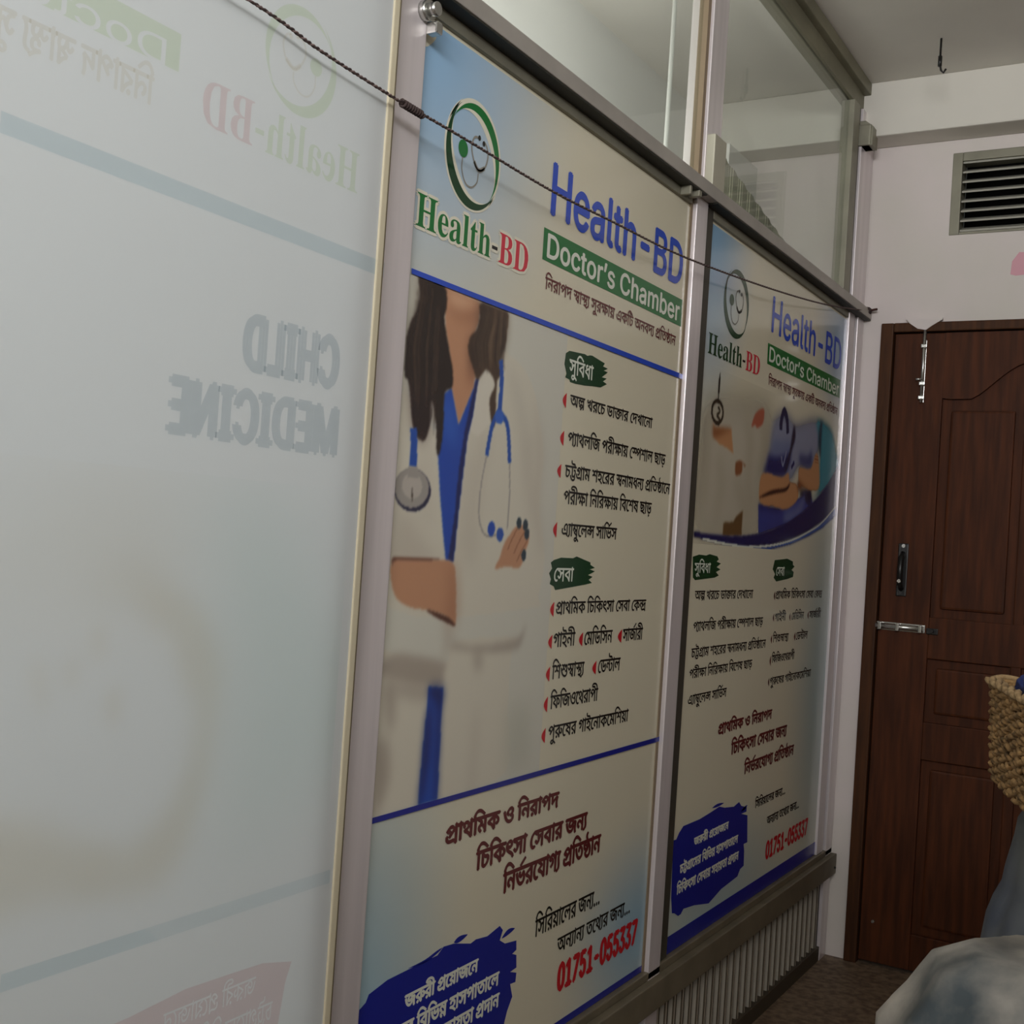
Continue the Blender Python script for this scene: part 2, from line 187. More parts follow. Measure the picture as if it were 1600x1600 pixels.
 32: [[722,622,722,551,356,551,357,354,360,340,365,330,372,322,381,318,393,316,406,317,419,321,447,338,477,366,511,407,529,433,589,442,609,410,625,378,638,345,648,312,654,278,656,245,653,204,644,167,628,132,607,101,580,75,548,53,509,37,466,27,417,24,374,27,333,34,294,47,257,66,222,90,189,122,158,160,129,205,101,258,75,318,51,387,29,465,105,485,130,398,156,324,184,262,215,210,248,169,284,138,323,117,366,104,413,100,462,104,503,118,536,140,561,169,575,204,580,243,579,272,568,320,548,358,535,373,581,392,561,360,520,308,499,288,478,271,456,258,436,249,415,244,394,242,351,248,327,260,317,268,307,279,298,292,290,308,284,328,280,357,279,551,-10,551,-10,622]],
 287: [[486,528,533,524,571,512,602,493,623,467,637,434,641,396,638,368,631,342,618,318,600,295,578,275,552,257,523,240,492,225,457,212,427,282,467,296,501,311,528,327,548,345,560,367,564,393,562,412,555,428,544,440,528,450,508,455,483,457,439,453,399,440,364,422,338,400,320,378,314,358,318,342,332,330,364,322,344,248,310,256,283,268,262,284,247,302,238,324,235,350,237,372,244,393,256,414,271,435,289,454,311,472,336,488,362,502,392,513,422,521,454,526], [654,170,647,121,627,80,594,46,549,20,495,5,432,0,389,2,347,10,306,22,267,40,230,63,194,92,161,128,130,171,101,221,74,278,50,344,28,417,104,440,129,359,156,290,186,231,218,182,253,143,292,114,334,93,381,80,433,76,471,79,505,86,534,99,555,117,569,142,573,172,570,194,562,213,548,230,530,245,509,258,485,268,565,303,591,287,613,268,631,246,644,223,651,197], [759,473,797,469,830,458,857,438,878,413,890,383,894,349,893,328,882,287,871,267,855,247,835,229,809,212,777,197,738,183,714,255,744,265,770,276,791,289,807,304,816,321,819,341,817,362,810,378,798,390,784,398,751,404,729,402,707,395,686,384,663,367,638,341,609,307,575,336,595,368,634,418,674,450,694,460,737,472], [940,622,940,551,-10,551,-10,622]],
 36: [[655,622,655,551,550,551,550,0,473,0,446,36,416,70,383,104,347,134,307,162,264,188,218,209,168,226,115,238,92,331,144,296,198,284,247,268,292,248,332,227,368,203,401,178,430,151,454,124,475,97,473,193,473,688,526,688,549,622], [211,625,251,623,286,615,316,604,342,588,363,568,379,546,391,520,398,493,400,464,393,415,371,373,336,337,287,308,228,288,158,275,110,285,92,331,144,336,189,345,226,356,256,369,280,385,298,402,309,422,317,443,319,466,316,492,307,514,291,532,269,545,242,552,209,555,179,553,155,546,138,536,126,522,118,508,116,494,119,476,130,460,150,446,106,384,82,402,62,423,47,449,39,480,38,497,40,520,47,541,58,561,73,579,93,595,117,608,145,617,176,623]],
 47: [[741,622,741,551,636,551,636,0,559,0,559,335,565,309,550,329,535,346,502,371,484,377,465,379,445,377,434,374,416,362,408,353,399,326,400,271,335,266,331,292,323,315,313,336,300,353,285,368,269,379,251,387,233,392,213,394,196,393,167,384,155,376,138,356,132,343,128,316,131,291,141,268,158,248,180,230,208,215,241,201,214,127,183,138,154,152,128,168,104,187,84,208,68,232,56,259,48,288,46,320,48,349,56,374,68,398,84,418,104,434,127,448,152,458,179,464,208,466,242,464,272,457,299,446,324,431,347,410,369,384,354,383,363,403,376,420,392,434,412,443,432,449,452,451,496,445,514,437,551,413,571,397,562,382,559,467,559,551,-10,551,-10,622]],
 27: [[401,63,362,65,325,72,288,84,253,101,219,123,186,152,156,186,127,227,100,276,74,331,51,394,29,465,105,485,129,408,154,342,181,286,210,239,243,202,278,174,316,155,358,143,404,139,449,143,487,153,516,171,537,196,550,228,554,268,550,305,541,335,530,358,590,358,552,322,532,306,511,292,489,280,466,270,443,263,418,258,391,257,366,259,343,264,322,272,303,284,288,298,275,316,266,336,260,359,258,384,261,414,272,443,289,474,314,503,349,529,394,553,298,551,-10,551,-10,622,927,622,927,551,535,554,441,506,408,485,382,465,363,446,350,428,342,412,337,396,335,380,337,363,342,350,351,340,362,333,374,329,387,328,411,330,434,336,455,346,476,359,523,396,609,365,620,334,627,296,630,254,628,221,620,190,608,160,589,133,565,110,534,90,497,75,453,66], [802,173,809,111,825,46,836,10,761,-7,733,106,727,144,723,222,727,288,732,317,755,388,707,391,664,397,626,408,592,422,562,439,536,460,513,485,493,512,475,543,551,559,576,523,609,494,631,482,655,472,683,465,715,460,806,462,845,392,819,333,805,274,802,241]],
 56: [[276,551,171,551,171,0,94,0,94,551,-10,551,-10,622,94,622,88,663,77,699,60,731,39,758,13,781,-16,800,-50,816,-86,828,-124,837,-208,847,-290,847,-354,842,-380,837,-419,823,-432,814,-439,804,-442,792,-439,781,-431,773,-418,768,-365,763,-236,762,-208,759,-185,754,-166,747,-149,737,-135,725,-124,712,-115,697,-108,680,-101,640,-100,615,-167,615,-170,643,-177,664,-182,672,-196,683,-224,691,-403,694,-461,707,-476,713,-491,723,-503,734,-511,747,-517,761,-521,789,-514,825,-492,856,-456,882,-405,901,-339,913,-258,917,-133,909,-29,885,54,846,116,789,156,714,174,622,276,622]],
 439: [[500,300,456,304,417,317,384,338,355,365,331,398,312,437,324,439,311,396,302,375,290,355,276,337,260,322,242,310,221,302,197,300,178,301,142,310,108,331,92,346,74,366,56,389,37,417,98,453,116,424,132,403,146,390,158,382,186,376,201,378,216,383,228,392,240,405,250,423,258,446,269,510,271,551,340,551,353,504,370,461,381,442,407,409,423,396,440,385,458,377,501,371,522,373,540,379,554,390,565,404,571,421,573,442,571,467,564,491,538,537,521,557,503,575,534,622,566,622,580,607,619,550,638,508,645,486,649,464,650,442,646,401,632,366,610,338,580,317,543,304], [543,622,543,551,-10,551,-10,622], [1268,622,1268,551,1163,551,1163,0,1086,0,1086,396,1108,332,1033,434,1011,461,968,504,928,534,907,544,863,555,840,556,814,554,790,549,767,541,746,530,726,517,690,484,658,447,650,445,682,460,716,465,751,462,780,451,801,434,816,411,825,385,828,342,824,320,807,326,845,367,1003,516,1052,463,768,195,709,250,791,328,755,285,725,262,743,286,756,312,760,327,761,343,759,359,754,372,746,383,734,391,720,396,691,398,661,391,640,380,601,496,623,521,646,544,694,584,720,599,747,612,775,621,803,627,833,629,869,627,903,620,934,608,963,592,992,571,1020,546,1079,481,1109,441,1091,446,1086,558,1086,688,1139,688,1162,622]],
 48: [[687,622,687,551,582,551,582,0,505,0,505,512,510,532,505,607,505,688,558,688,582,622], [361,629,386,627,410,622,433,614,454,603,474,589,492,572,508,553,522,532,534,509,530,404,508,448,484,486,457,516,428,538,397,552,363,556,339,554,318,546,300,534,287,518,279,497,276,471,280,446,290,424,308,406,335,391,369,382,413,377,406,300,365,305,328,314,298,327,272,344,251,364,235,388,224,414,217,443,215,474,217,507,224,536,236,562,251,583,270,600,290,612,313,622,337,627], [104,627,131,621,156,612,180,598,200,580,218,558,231,531,239,498,242,461,240,434,233,408,222,383,206,360,186,340,160,323,130,310,95,303,54,300,48,377,80,379,106,384,128,392,145,401,159,413,169,426,176,440,180,454,181,468,178,493,169,515,155,532,135,546,108,553,64,556,40,554,-1,545,-9,620,63,629]],
 26: [[615,310,613,275,606,244,594,216,579,192,560,171,539,153,516,138,464,114,408,101,380,97,359,120,431,107,500,89,571,64,645,31,684,11,649,-49,597,-23,543,1,490,22,379,55,322,68,204,87,143,94,152,166,236,154,290,152,346,155,393,162,434,175,467,192,493,212,513,234,527,259,535,284,538,310,534,343,523,370,504,391,479,407,448,416,382,416,372,481,423,483,459,481,491,475,518,466,542,453,561,438,577,421,590,403,599,384,611,345], [227,217,185,221,167,225,151,231,137,239,125,249,107,273,100,288,95,307,92,330,91,559,168,559,170,331,172,321,184,301,196,293,212,288,233,286,260,288,285,293,308,302,327,313,343,326,356,340,366,355,372,370,374,384,372,395,368,403,360,408,350,411,283,415,252,421,223,431,197,444,175,461,155,480,168,544,204,510,233,494,251,488,271,484,379,480,426,446,436,435,444,422,450,388,447,357,437,327,420,300,399,277,372,256,340,240,305,227,268,220], [-10,551,-10,622,697,622,697,551]],
 68: [[722,622,722,551,356,551,357,354,360,340,365,330,372,322,381,318,393,316,406,317,419,321,447,338,477,366,511,407,529,433,589,442,609,410,625,378,638,345,648,312,654,278,656,245,653,204,644,167,628,132,607,101,580,75,548,53,509,37,466,27,417,24,374,27,333,34,294,47,257,66,222,90,189,122,158,160,129,205,101,258,75,318,51,387,29,465,105,485,130,398,156,324,184,262,215,210,248,169,284,138,323,117,366,104,413,100,462,104,503,118,536,140,561,169,575,204,580,243,579,272,568,320,548,358,535,373,581,392,561,360,520,308,499,288,478,271,456,258,436,249,415,244,394,242,351,248,327,260,317,268,307,279,298,292,290,308,284,328,280,357,279,551,-10,551,-10,622], [363,-149,347,-147,333,-142,320,-133,311,-121,305,-107,303,-91,305,-75,311,-60,320,-48,333,-39,347,-33,363,-31,379,-33,393,-39,406,-48,415,-60,421,-75,423,-91,421,-107,415,-121,406,-133,393,-142,379,-147]],
 324: [[658,622,658,551,261,551,263,188,274,153,278,147,292,135,310,128,333,126,357,128,380,134,424,156,444,172,462,190,479,210,493,232,504,254,512,278,517,302,519,325,517,342,513,356,505,368,493,377,476,382,446,384,401,377,390,448,443,458,473,459,518,453,538,445,555,434,570,420,582,402,590,381,595,356,597,328,595,294,587,260,575,227,559,195,539,166,515,139,489,115,460,94,428,77,396,64,362,57,328,54,304,55,283,59,264,65,233,82,221,93,202,122,194,139,185,187,184,551,-10,551,-10,622], [475,622,472,647,466,666,456,681,441,691,420,697,395,699,261,700,227,703,200,708,178,715,158,724,140,736,124,751,110,768,100,788,92,809,86,868,91,912,165,907,161,869,163,842,169,819,180,802,191,792,204,784,220,778,241,774,296,771,407,770,458,763,478,756,495,747,511,734,521,722,530,708,542,671,547,622], [553,45,550,12,543,-18,530,-46,511,-71,487,-92,458,-108,423,-121,382,-128,335,-131,293,-128,253,-120,212,-106,174,-86,137,-58,102,-22,70,21,41,74,15,136,89,160,110,110,132,67,155,32,180,3,207,-20,236,-36,268,-48,303,-55,340,-57,366,-56,389,-52,410,-46,429,-38,445,-27,458,-14,468,2,474,21,476,42,474,68,466,96,459,110,449,125,517,163,538,127,549,86]],
 205: [[737,622,737,551,632,551,632,0,555,0,555,425,576,362,531,423,471,492,433,524,414,535,375,551,355,555,334,556,301,553,272,544,248,528,208,488,191,465,177,457,188,465,202,472,240,483,287,487,316,485,341,479,362,469,379,456,393,441,404,424,416,387,417,369,413,331,400,297,379,266,349,237,311,207,264,178,213,250,274,282,300,299,321,318,333,340,337,365,335,379,329,391,320,402,307,410,291,415,271,417,222,411,191,400,174,392,93,458,114,491,136,521,159,548,183,572,209,592,236,608,264,620,294,627,326,629,358,627,389,621,418,612,445,598,472,580,498,559,525,534,551,505,578,472,560,483,556,526,555,688,608,688,631,622], [632,-43,558,-43,548,-18,534,3,516,20,495,33,472,40,446,43,384,39,277,26,208,29,161,39,138,48,116,59,97,74,80,92,66,115,55,142,48,175,46,225,54,287,131,277,124,223,126,185,131,163,140,145,152,130,167,118,186,109,206,103,229,99,277,98,413,115,458,114,498,104,517,94,536,80,555,61,555,69,632,68]],
 44: [[632,622,632,551,527,551,527,0,450,0,450,135,468,82,398,180,373,208,348,232,322,253,295,269,266,278,236,281,213,279,192,273,174,262,159,247,151,228,148,205,151,184,159,166,172,150,191,135,214,122,243,111,218,34,184,48,155,63,130,80,110,99,94,118,82,140,73,162,68,184,66,208,69,238,76,265,90,288,107,308,127,324,150,336,174,346,198,351,223,353,261,351,297,343,328,331,358,315,384,295,408,272,431,246,452,219,471,189,454,186,450,281,450,551,-10,551,-10,622], [297,299,221,322,218,358,211,389,201,415,187,436,168,454,144,468,115,480,80,488,38,494,51,566,97,553,128,549,156,543,182,534,206,522,227,507,246,490,262,470,275,447,286,420,293,391,298,359]],
 51: [[242,500,291,497,334,488,370,474,399,454,423,432,441,406,454,379,461,352,464,325,458,274,438,231,406,195,362,168,305,150,236,141,246,152,308,130,408,80,476,38,540,-10,494,-63,416,-7,346,38,279,75,210,106,92,143,46,154,61,223,128,208,178,204,251,206,287,212,316,221,340,233,357,248,370,265,378,283,383,301,385,320,381,353,368,380,346,402,318,417,285,427,247,430,205,427,176,418,165,411,152,393,148,365,154,338,81,323,70,375,72,407,80,428,92,447,109,463,129,476,152,486,180,494], [175,465,169,486,159,504,145,522,126,536,102,548,73,556,97,601,143,589,177,574,204,557,224,539,239,519,249,495,254,468], [540,622,540,551,-10,551,-10,622]],
 49: [[643,622,643,551,538,551,538,0,461,0,428,37,394,70,360,100,324,127,284,151,242,171,195,188,142,202,84,212,48,303,157,366,197,387,280,425,339,432,341,376,237,328,142,275,189,264,232,251,272,236,310,217,344,197,376,175,407,151,436,126,463,99,461,171,461,312,465,334,461,434,461,551,-10,551,-10,622], [77,569,160,542,244,508,326,463,365,438,402,411,437,383,468,355,467,264,440,292,380,344,346,369,274,414,198,452,122,482,48,502]],
 269: [[397,306,336,312,302,323,252,352,195,392,175,398,153,398,143,395,135,390,129,383,125,374,125,353,128,344,134,334,160,308,105,253,89,268,74,285,60,304,50,324,44,346,42,369,44,391,49,410,58,426,71,439,85,450,102,459,119,465,138,469,173,469,202,462,229,450,318,392,352,376,370,372,389,371,411,373,429,379,444,388,455,402,461,420,463,442,461,467,454,491,443,514,429,537,412,557,393,575,472,591,483,581,504,554,522,522,530,504,539,464,540,442,538,414,532,389,522,367,509,349,493,333,473,322,450,313,425,308], [87,601,133,589,172,571,201,551,222,530,235,506,242,476,245,430,241,405,165,407,168,444,165,470,157,494,144,514,125,532,98,546,65,556], [-10,551,-10,622,623,622,623,551], [514,369,514,0,437,0,415,25,368,68,342,87,288,116,257,129,189,148,154,226,236,275,280,298,326,319,379,339,437,358], [437,303,364,269,249,205,230,193,236,202,278,188,317,172,352,154,385,134,414,112,440,88,437,162]],
 367: [[897,622,897,551,792,551,792,0,715,0,715,353,738,290,700,336,684,353,670,365,655,373,640,375,622,371,614,367,606,360,577,319,531,237,499,188,484,168,469,153,435,133,393,127,375,128,341,138,324,147,308,159,275,194,240,244,301,281,318,253,333,232,346,218,358,210,371,205,385,203,407,207,417,212,438,231,463,264,517,354,535,387,551,412,568,430,584,440,601,447,620,449,642,447,662,441,680,430,698,416,719,397,741,374,721,373,715,458,715,551,-10,551,-10,622], [509,302,478,271,466,352,450,407,438,427,425,442,407,456,386,468,334,484,267,495,292,571,334,551,392,537,416,528,438,517,457,505,474,490,487,474,499,456,508,435,519,385,522,355], [207,445,239,443,271,437,304,427,337,413,371,396,440,350,476,322,513,290,476,246,386,310,358,328,303,356,275,365,247,371,218,373,192,371,170,365,152,356,139,343,131,325,128,304,130,287,136,272,146,258,179,234,202,223,165,152,130,169,101,190,78,216,60,244,50,274,46,307,48,335,56,360,68,382,84,401,103,417,126,429,151,438,178,443]],
 43: [[422,43,380,45,339,52,300,64,263,81,227,104,194,134,161,170,131,214,103,264,77,322,52,389,29,465,105,485,130,403,157,332,186,272,218,224,252,185,290,156,330,135,373,123,420,119,454,121,484,127,510,138,534,152,553,170,568,190,579,214,586,239,588,267,582,321,566,364,542,398,590,476,613,440,632,404,646,369,656,334,662,300,664,266,661,225,652,188,636,152,614,121,587,94,554,72,516,56,472,46], [384,284,345,288,312,298,285,316,265,339,253,368,249,402,252,432,271,486,351,462,338,437,332,406,334,390,339,377,347,367,358,360,371,356,400,356,428,363,442,370,474,394,508,437,527,466,590,476,582,422,545,368,526,346,484,312,462,300,438,291,412,286], [731,622,731,551,-10,551,-10,622]],
 131: [[-254,707,72,917,110,860,-209,644]],
 66: [[278,629,316,627,349,620,378,609,401,594,420,577,434,557,444,535,450,512,452,487,448,446,434,411,412,383,381,362,342,350,295,346,268,347,241,351,187,366,139,387,165,454,227,428,268,420,307,420,336,426,348,432,364,448,370,459,374,485,371,505,363,523,350,538,331,549,308,556,279,558,249,556,221,550,197,540,176,527,159,511,144,492,134,471,128,448,126,424,128,398,134,374,144,352,158,331,179,310,206,290,239,270,281,248,371,207,436,173,461,157,482,141,515,108,536,72,548,29,552,5,480,-10,464,40,448,66,422,90,404,103,325,144,237,185,192,210,153,234,121,260,95,288,75,318,61,351,53,387,50,426,53,462,62,495,78,527,98,556,125,580,156,601,192,617,233,626]],
 372: [[195,475,223,474,249,469,273,462,296,451,318,438,360,404,380,384,400,361,399,272,370,307,338,338,306,366,272,386,239,399,207,403,186,401,167,395,151,386,138,373,131,356,128,335,134,306,142,294,153,282,184,262,143,193,115,211,91,232,72,255,57,281,49,308,46,338,48,366,56,392,68,414,83,432,102,448,124,460,147,468,171,473], [906,622,906,551,452,551,452,253,438,273,481,316,529,357,582,394,640,428,702,459,768,486,833,422,811,376,795,329,785,280,780,196,786,88,807,-12,815,-40,740,-59,706,126,702,188,705,273,718,342,739,397,746,410,758,405,720,389,648,349,612,326,577,301,506,243,434,175,375,215,375,360,379,370,375,450,375,551,-10,551,-10,622], [598,100,648,94,672,86,695,75,717,59,738,40,740,-59,729,-32,713,-10,693,7,669,19,641,26,611,28,548,22,459,4,407,1,364,5,321,16,301,26,282,38,265,52,251,69,238,89,229,112,224,138,222,180,231,232,308,223,300,179,301,148,306,130,313,114,323,101,335,91,350,83,368,77,407,73,449,76,530,94]],
 22: [[484,0,484,425,505,362,440,448,400,492,362,524,324,544,304,551,284,555,263,556,230,553,201,544,178,528,157,509,138,488,120,465,106,457,117,465,131,472,169,483,216,487,245,485,270,479,290,469,308,456,322,441,332,424,340,405,346,369,342,331,328,296,306,264,274,233,233,202,182,172,131,245,166,261,198,278,226,296,248,317,262,340,266,365,264,379,258,391,249,402,236,410,220,415,200,417,152,411,120,400,103,392,22,458,43,491,65,521,88,548,112,572,138,592,164,608,193,620,223,627,255,629,287,627,318,621,346,612,374,598,401,580,428,559,454,534,480,505,507,472,489,483,484,585,484,688,537,688,560,622,666,622,666,551,561,551,561,0]],
 10: [[358,622,355,647,349,666,338,681,324,691,303,697,278,699,165,700,132,703,104,708,82,715,62,724,44,736,28,751,14,768,4,788,-4,809,-10,868,-5,912,69,907,65,869,67,842,73,819,84,802,95,792,108,784,124,778,145,774,200,771,290,770,341,763,361,756,378,747,394,734,404,722,413,708,425,671,430,622], [242,500,291,497,334,488,370,474,399,454,423,432,441,406,454,379,461,352,464,325,458,274,438,231,406,195,362,168,305,150,236,141,246,152,308,130,408,80,476,38,540,-10,494,-63,416,-7,346,38,279,75,210,106,92,143,46,154,61,223,128,208,178,204,251,206,287,212,316,221,340,233,357,248,370,265,378,283,383,301,385,320,381,353,368,380,346,402,318,417,285,427,247,430,205,427,176,418,165,411,152,393,148,365,154,338,81,323,70,375,72,407,80,428,92,447,109,463,129,476,152,486,180,494], [175,465,169,486,159,504,145,522,126,536,102,548,73,556,97,601,143,589,177,574,204,557,224,539,239,519,249,495,254,468], [540,622,540,551,-10,551,-10,622]],
 456: [[440,629,465,627,488,621,508,610,527,594,545,571,562,542,616,608,677,622,697,604,716,583,733,560,746,533,754,504,757,471,754,437,746,405,732,376,714,349,692,325,665,303,635,283,602,266,566,250,535,323,577,341,612,360,642,382,663,406,677,436,681,470,680,487,670,518,661,533,649,547,633,559,682,581,582,459,521,457,514,489,504,514,492,532,477,546,459,553,439,556,416,553,397,543,382,526,375,504,374,490,377,470,385,453,398,438,417,427,443,419,476,416,471,339,437,344,407,352,382,364,361,379,344,397,331,418,322,441,317,466,315,493,317,522,323,548,332,570,345,588,361,603,378,614,398,623], [231,627,253,622,275,614,295,601,313,585,328,565,339,541,346,513,348,480,346,456,341,433,332,411,319,390,303,373,282,358,258,346,229,339,196,337,189,414,224,417,250,425,268,438,280,454,287,470,289,486,287,506,279,524,268,538,251,548,229,554,192,556,141,545,133,620,195,629], [519,32,448,37,380,51,316,75,255,109,199,155,148,213,102,283,62,367,28,464,102,487,133,403,167,331,205,270,246,219,292,178,342,147,395,125,454,112,517,108,565,111,606,120,640,134,666,156,682,183,687,218,684,244,675,267,661,286,642,304,621,318,596,330,677,363,705,345,727,324,745,300,758,273,765,244,768,212,765,178,755,146,738,118,715,93,687,72,652,54,613,42,568,34]],
 370: [[192,471,248,465,296,446,319,432,360,399,400,358,399,268,370,303,339,334,306,361,272,382,239,395,207,399,186,397,167,391,151,382,138,369,131,352,128,331,130,314,136,299,146,285,179,261,202,250,165,179,130,197,101,218,78,243,60,271,50,301,46,334,48,363,56,389,68,411,84,429,102,444,124,456,146,464,169,469], [858,622,858,551,452,551,454,158,465,123,469,117,483,105,501,98,524,96,550,98,574,104,598,115,641,144,659,162,677,183,692,205,704,228,712,251,717,275,719,299,717,319,712,335,703,348,690,357,672,362,642,364,597,357,586,428,639,438,669,439,715,433,735,425,753,414,768,399,780,381,790,359,795,333,797,303,794,264,784,226,768,188,747,153,723,122,695,95,670,75,643,58,614,44,585,33,553,26,519,24,496,25,474,29,439,43,424,52,412,63,393,92,380,130,376,157,375,337,379,363,375,444,375,551,-10,551,-10,622], [675,622,672,647,666,666,656,681,641,691,620,697,595,699,461,700,427,703,400,708,378,715,358,724,340,736,324,751,310,768,300,788,292,809,286,868,291,912,365,907,361,869,363,842,369,819,380,802,391,792,404,784,420,778,441,774,496,771,607,770,658,763,678,756,695,747,711,734,721,722,730,708,742,671,747,622]],
 41: [[848,622,848,551,130,551,114,560,142,552,198,528,252,497,300,464,320,448,336,432,341,376,214,316,145,278,125,265,114,282,210,257,251,241,289,223,324,203,357,181,388,156,418,129,447,99,445,171,445,510,494,509,564,501,598,494,630,484,660,471,689,455,715,436,739,414,754,397,767,378,778,358,786,336,792,288,786,246,778,226,768,207,753,191,735,177,713,166,686,160,606,161,597,163,602,234,636,232,665,234,686,240,700,251,708,264,714,296,708,329,691,359,662,386,624,409,577,425,522,434,522,0,445,0,417,36,387,68,354,98,320,125,281,148,240,168,193,186,141,200,84,212,48,303,136,356,252,414,225,433,196,450,164,466,130,480,91,492,48,502,79,570,81,551,-10,551,-10,622]],
 18: [[509,629,557,625,596,612,628,590,652,561,666,525,671,483,668,452,660,423,646,397,628,373,606,351,579,331,549,313,480,282,449,354,490,370,525,387,554,406,574,427,587,453,591,482,589,505,582,524,570,538,554,549,534,556,509,558,485,557,463,553,420,537,384,516,356,490,337,463,331,439,335,420,341,412,350,405,365,399,386,395,365,321,330,330,302,343,280,360,264,380,254,404,251,431,253,454,260,477,272,500,287,522,306,543,328,564,353,582,381,598,410,611,442,621,475,627], [681,225,674,173,654,129,620,92,574,64,518,48,453,42,407,45,363,53,320,67,279,87,240,114,204,147,169,187,136,235,106,291,77,355,51,427,28,507,103,529,131,439,161,361,192,295,227,240,265,195,306,161,352,137,401,123,455,118,495,121,529,130,559,144,582,166,595,193,600,228,597,253,589,275,574,294,556,311,534,326,509,338,589,373,616,355,639,335,657,311,670,285,678,256]],
 454: [[813,622,813,551,501,551,501,288,498,274,501,195,501,0,424,0,402,39,374,76,342,110,305,142,265,171,221,196,175,217,126,232,76,243,37,339,102,376,168,411,236,444,305,474,375,500,447,524,424,482,424,551,-10,551,-10,622], [424,474,445,446,340,408,230,359,130,304,167,294,245,263,285,242,322,218,358,190,390,159,417,125,438,88,429,88,424,189], [638,164,614,166,590,171,568,179,547,191,527,207,508,228,491,253,475,283,461,317,498,385,520,323,532,298,546,278,560,262,576,249,592,240,610,235,628,233,657,239,671,248,682,260,689,276,691,298,687,325,675,349,665,359,636,377,617,384,595,389,610,463,663,447,688,434,710,419,729,402,745,381,757,357,765,330,767,299,763,261,751,228,732,201,706,180,675,168], [185,-6,169,-4,155,1,142,10,133,22,127,36,125,52,127,68,133,83,142,95,155,104,169,110,185,112,201,110,215,104,228,95,237,83,243,68,245,52,243,36,237,22,228,10,215,1,201,-4]],
 45: [[636,622,636,551,531,551,531,0,454,0,425,36,394,69,361,98,325,125,286,149,243,170,196,188,143,202,84,212,48,303,136,356,252,414,225,433,196,450,164,466,130,480,91,492,48,502,79,570,81,551,-10,551,-10,622], [454,551,135,551,114,560,142,552,198,528,252,497,300,464,320,448,336,432,341,376,214,316,145,278,125,265,113,280,168,270,218,257,264,240,305,220,343,197,378,172,441,115,470,83,457,79,454,171]],
 599: [[72,54,74,76,80,94,90,106,103,114,117,119,133,121,150,119,164,114,178,106,188,94,194,76,196,54,194,32,188,15,178,2,164,-7,150,-12,133,-14,117,-12,103,-7,90,2,80,15,74,32]],
 365: [[614,622,614,551,509,551,509,193,432,193,432,313,445,253,391,313,364,340,337,363,310,383,282,399,255,411,228,419,200,421,179,419,161,414,147,405,136,393,130,378,128,361,130,347,135,333,144,320,156,307,198,285,161,214,129,231,101,252,78,276,60,303,50,333,46,366,48,391,54,413,64,434,78,451,95,466,116,478,138,486,163,491,189,493,225,491,258,484,290,474,319,459,348,441,375,420,427,371,453,343,435,344,432,428,432,551,-10,551,-10,622], [224,204,259,202,292,194,323,182,352,166,379,147,405,124,455,69,479,38,462,-42,440,-12,392,44,368,69,342,90,316,108,290,122,262,130,234,133,216,132,200,127,188,120,180,111,175,100,173,86,175,73,180,62,188,52,217,35,237,27,202,-42,162,-23,129,3,116,18,106,34,98,51,92,87,94,111,100,132,111,151,125,167,141,180,160,190,180,198], [509,203,509,-43,432,-43,432,31,435,74,432,202]],
 10161: [[88,0,88,728,181,728,181,413,562,413,562,728,655,728,655,0,562,0,562,331,181,331,181,0]],
 10614: [[307,-12,256,-8,211,4,170,23,135,50,105,83,82,122,65,166,54,215,51,269,54,322,64,372,81,417,104,456,133,489,167,517,206,537,249,549,296,553,325,551,354,546,382,538,409,527,435,511,459,492,480,468,498,440,514,408,525,370,532,328,534,243,110,243,110,317,487,317,446,290,444,325,438,356,429,385,416,411,399,433,379,451,355,464,327,472,296,475,265,472,237,464,212,450,190,433,172,412,158,387,148,361,142,333,140,304,142,217,149,182,161,152,177,126,196,105,219,88,246,76,275,69,307,66,328,67,366,76,398,92,423,117,433,133,440,150,525,127,515,101,501,77,482,55,461,35,436,19,407,6,376,-4,343,-10]],
 10507: [[230,-13,197,-11,165,-4,136,7,110,22,87,41,69,64,55,91,47,121,44,155,46,185,52,210,62,231,76,250,93,265,112,278,133,288,181,303,370,332,382,337,390,344,395,354,395,390,391,410,384,427,374,441,361,453,346,463,327,470,282,476,235,470,198,455,170,433,151,408,144,396,60,423,75,454,94,480,116,501,141,518,167,531,195,541,223,548,280,553,320,550,365,540,388,532,409,520,430,505,448,486,463,462,475,434,482,400,484,360,484,0,398,0,398,74,392,74,385,61,375,48,347,22,330,11,309,1,286,-7], [245,65,276,67,303,73,328,84,348,98,365,114,379,134,389,154,395,175,396,273,384,265,332,252,212,234,176,221,161,212,149,200,140,187,134,170,132,151,134,133,139,117,147,104,158,92,171,82,205,69]],
 10751: [[162,0,131,11,108,29,91,54,81,85,77,121,77,728,165,728,166,120,169,103,174,90,182,82,194,76,241,77,246,79,263,4,211,-4]],
 10889: [[292,546,292,471,10,471,10,546], [92,676,180,676,181,119,186,102,195,88,207,79,223,73,244,71,289,77,307,3,265,-6,242,-7,198,-3,161,10,131,31,109,59,96,93,92,135]],
 10670: [[165,327,165,0,77,0,77,728,165,728,165,414,150,414,169,459,193,495,221,521,253,539,290,549,329,553,364,550,397,543,426,530,452,512,473,490,491,462,504,429,512,390,514,347,514,0,426,0,426,339,422,378,411,411,393,438,368,458,338,470,303,474,278,472,254,466,232,457,213,443,197,427,183,407,173,383,167,357]],
 11392: [[482,351,482,270,163,270,163,351]],
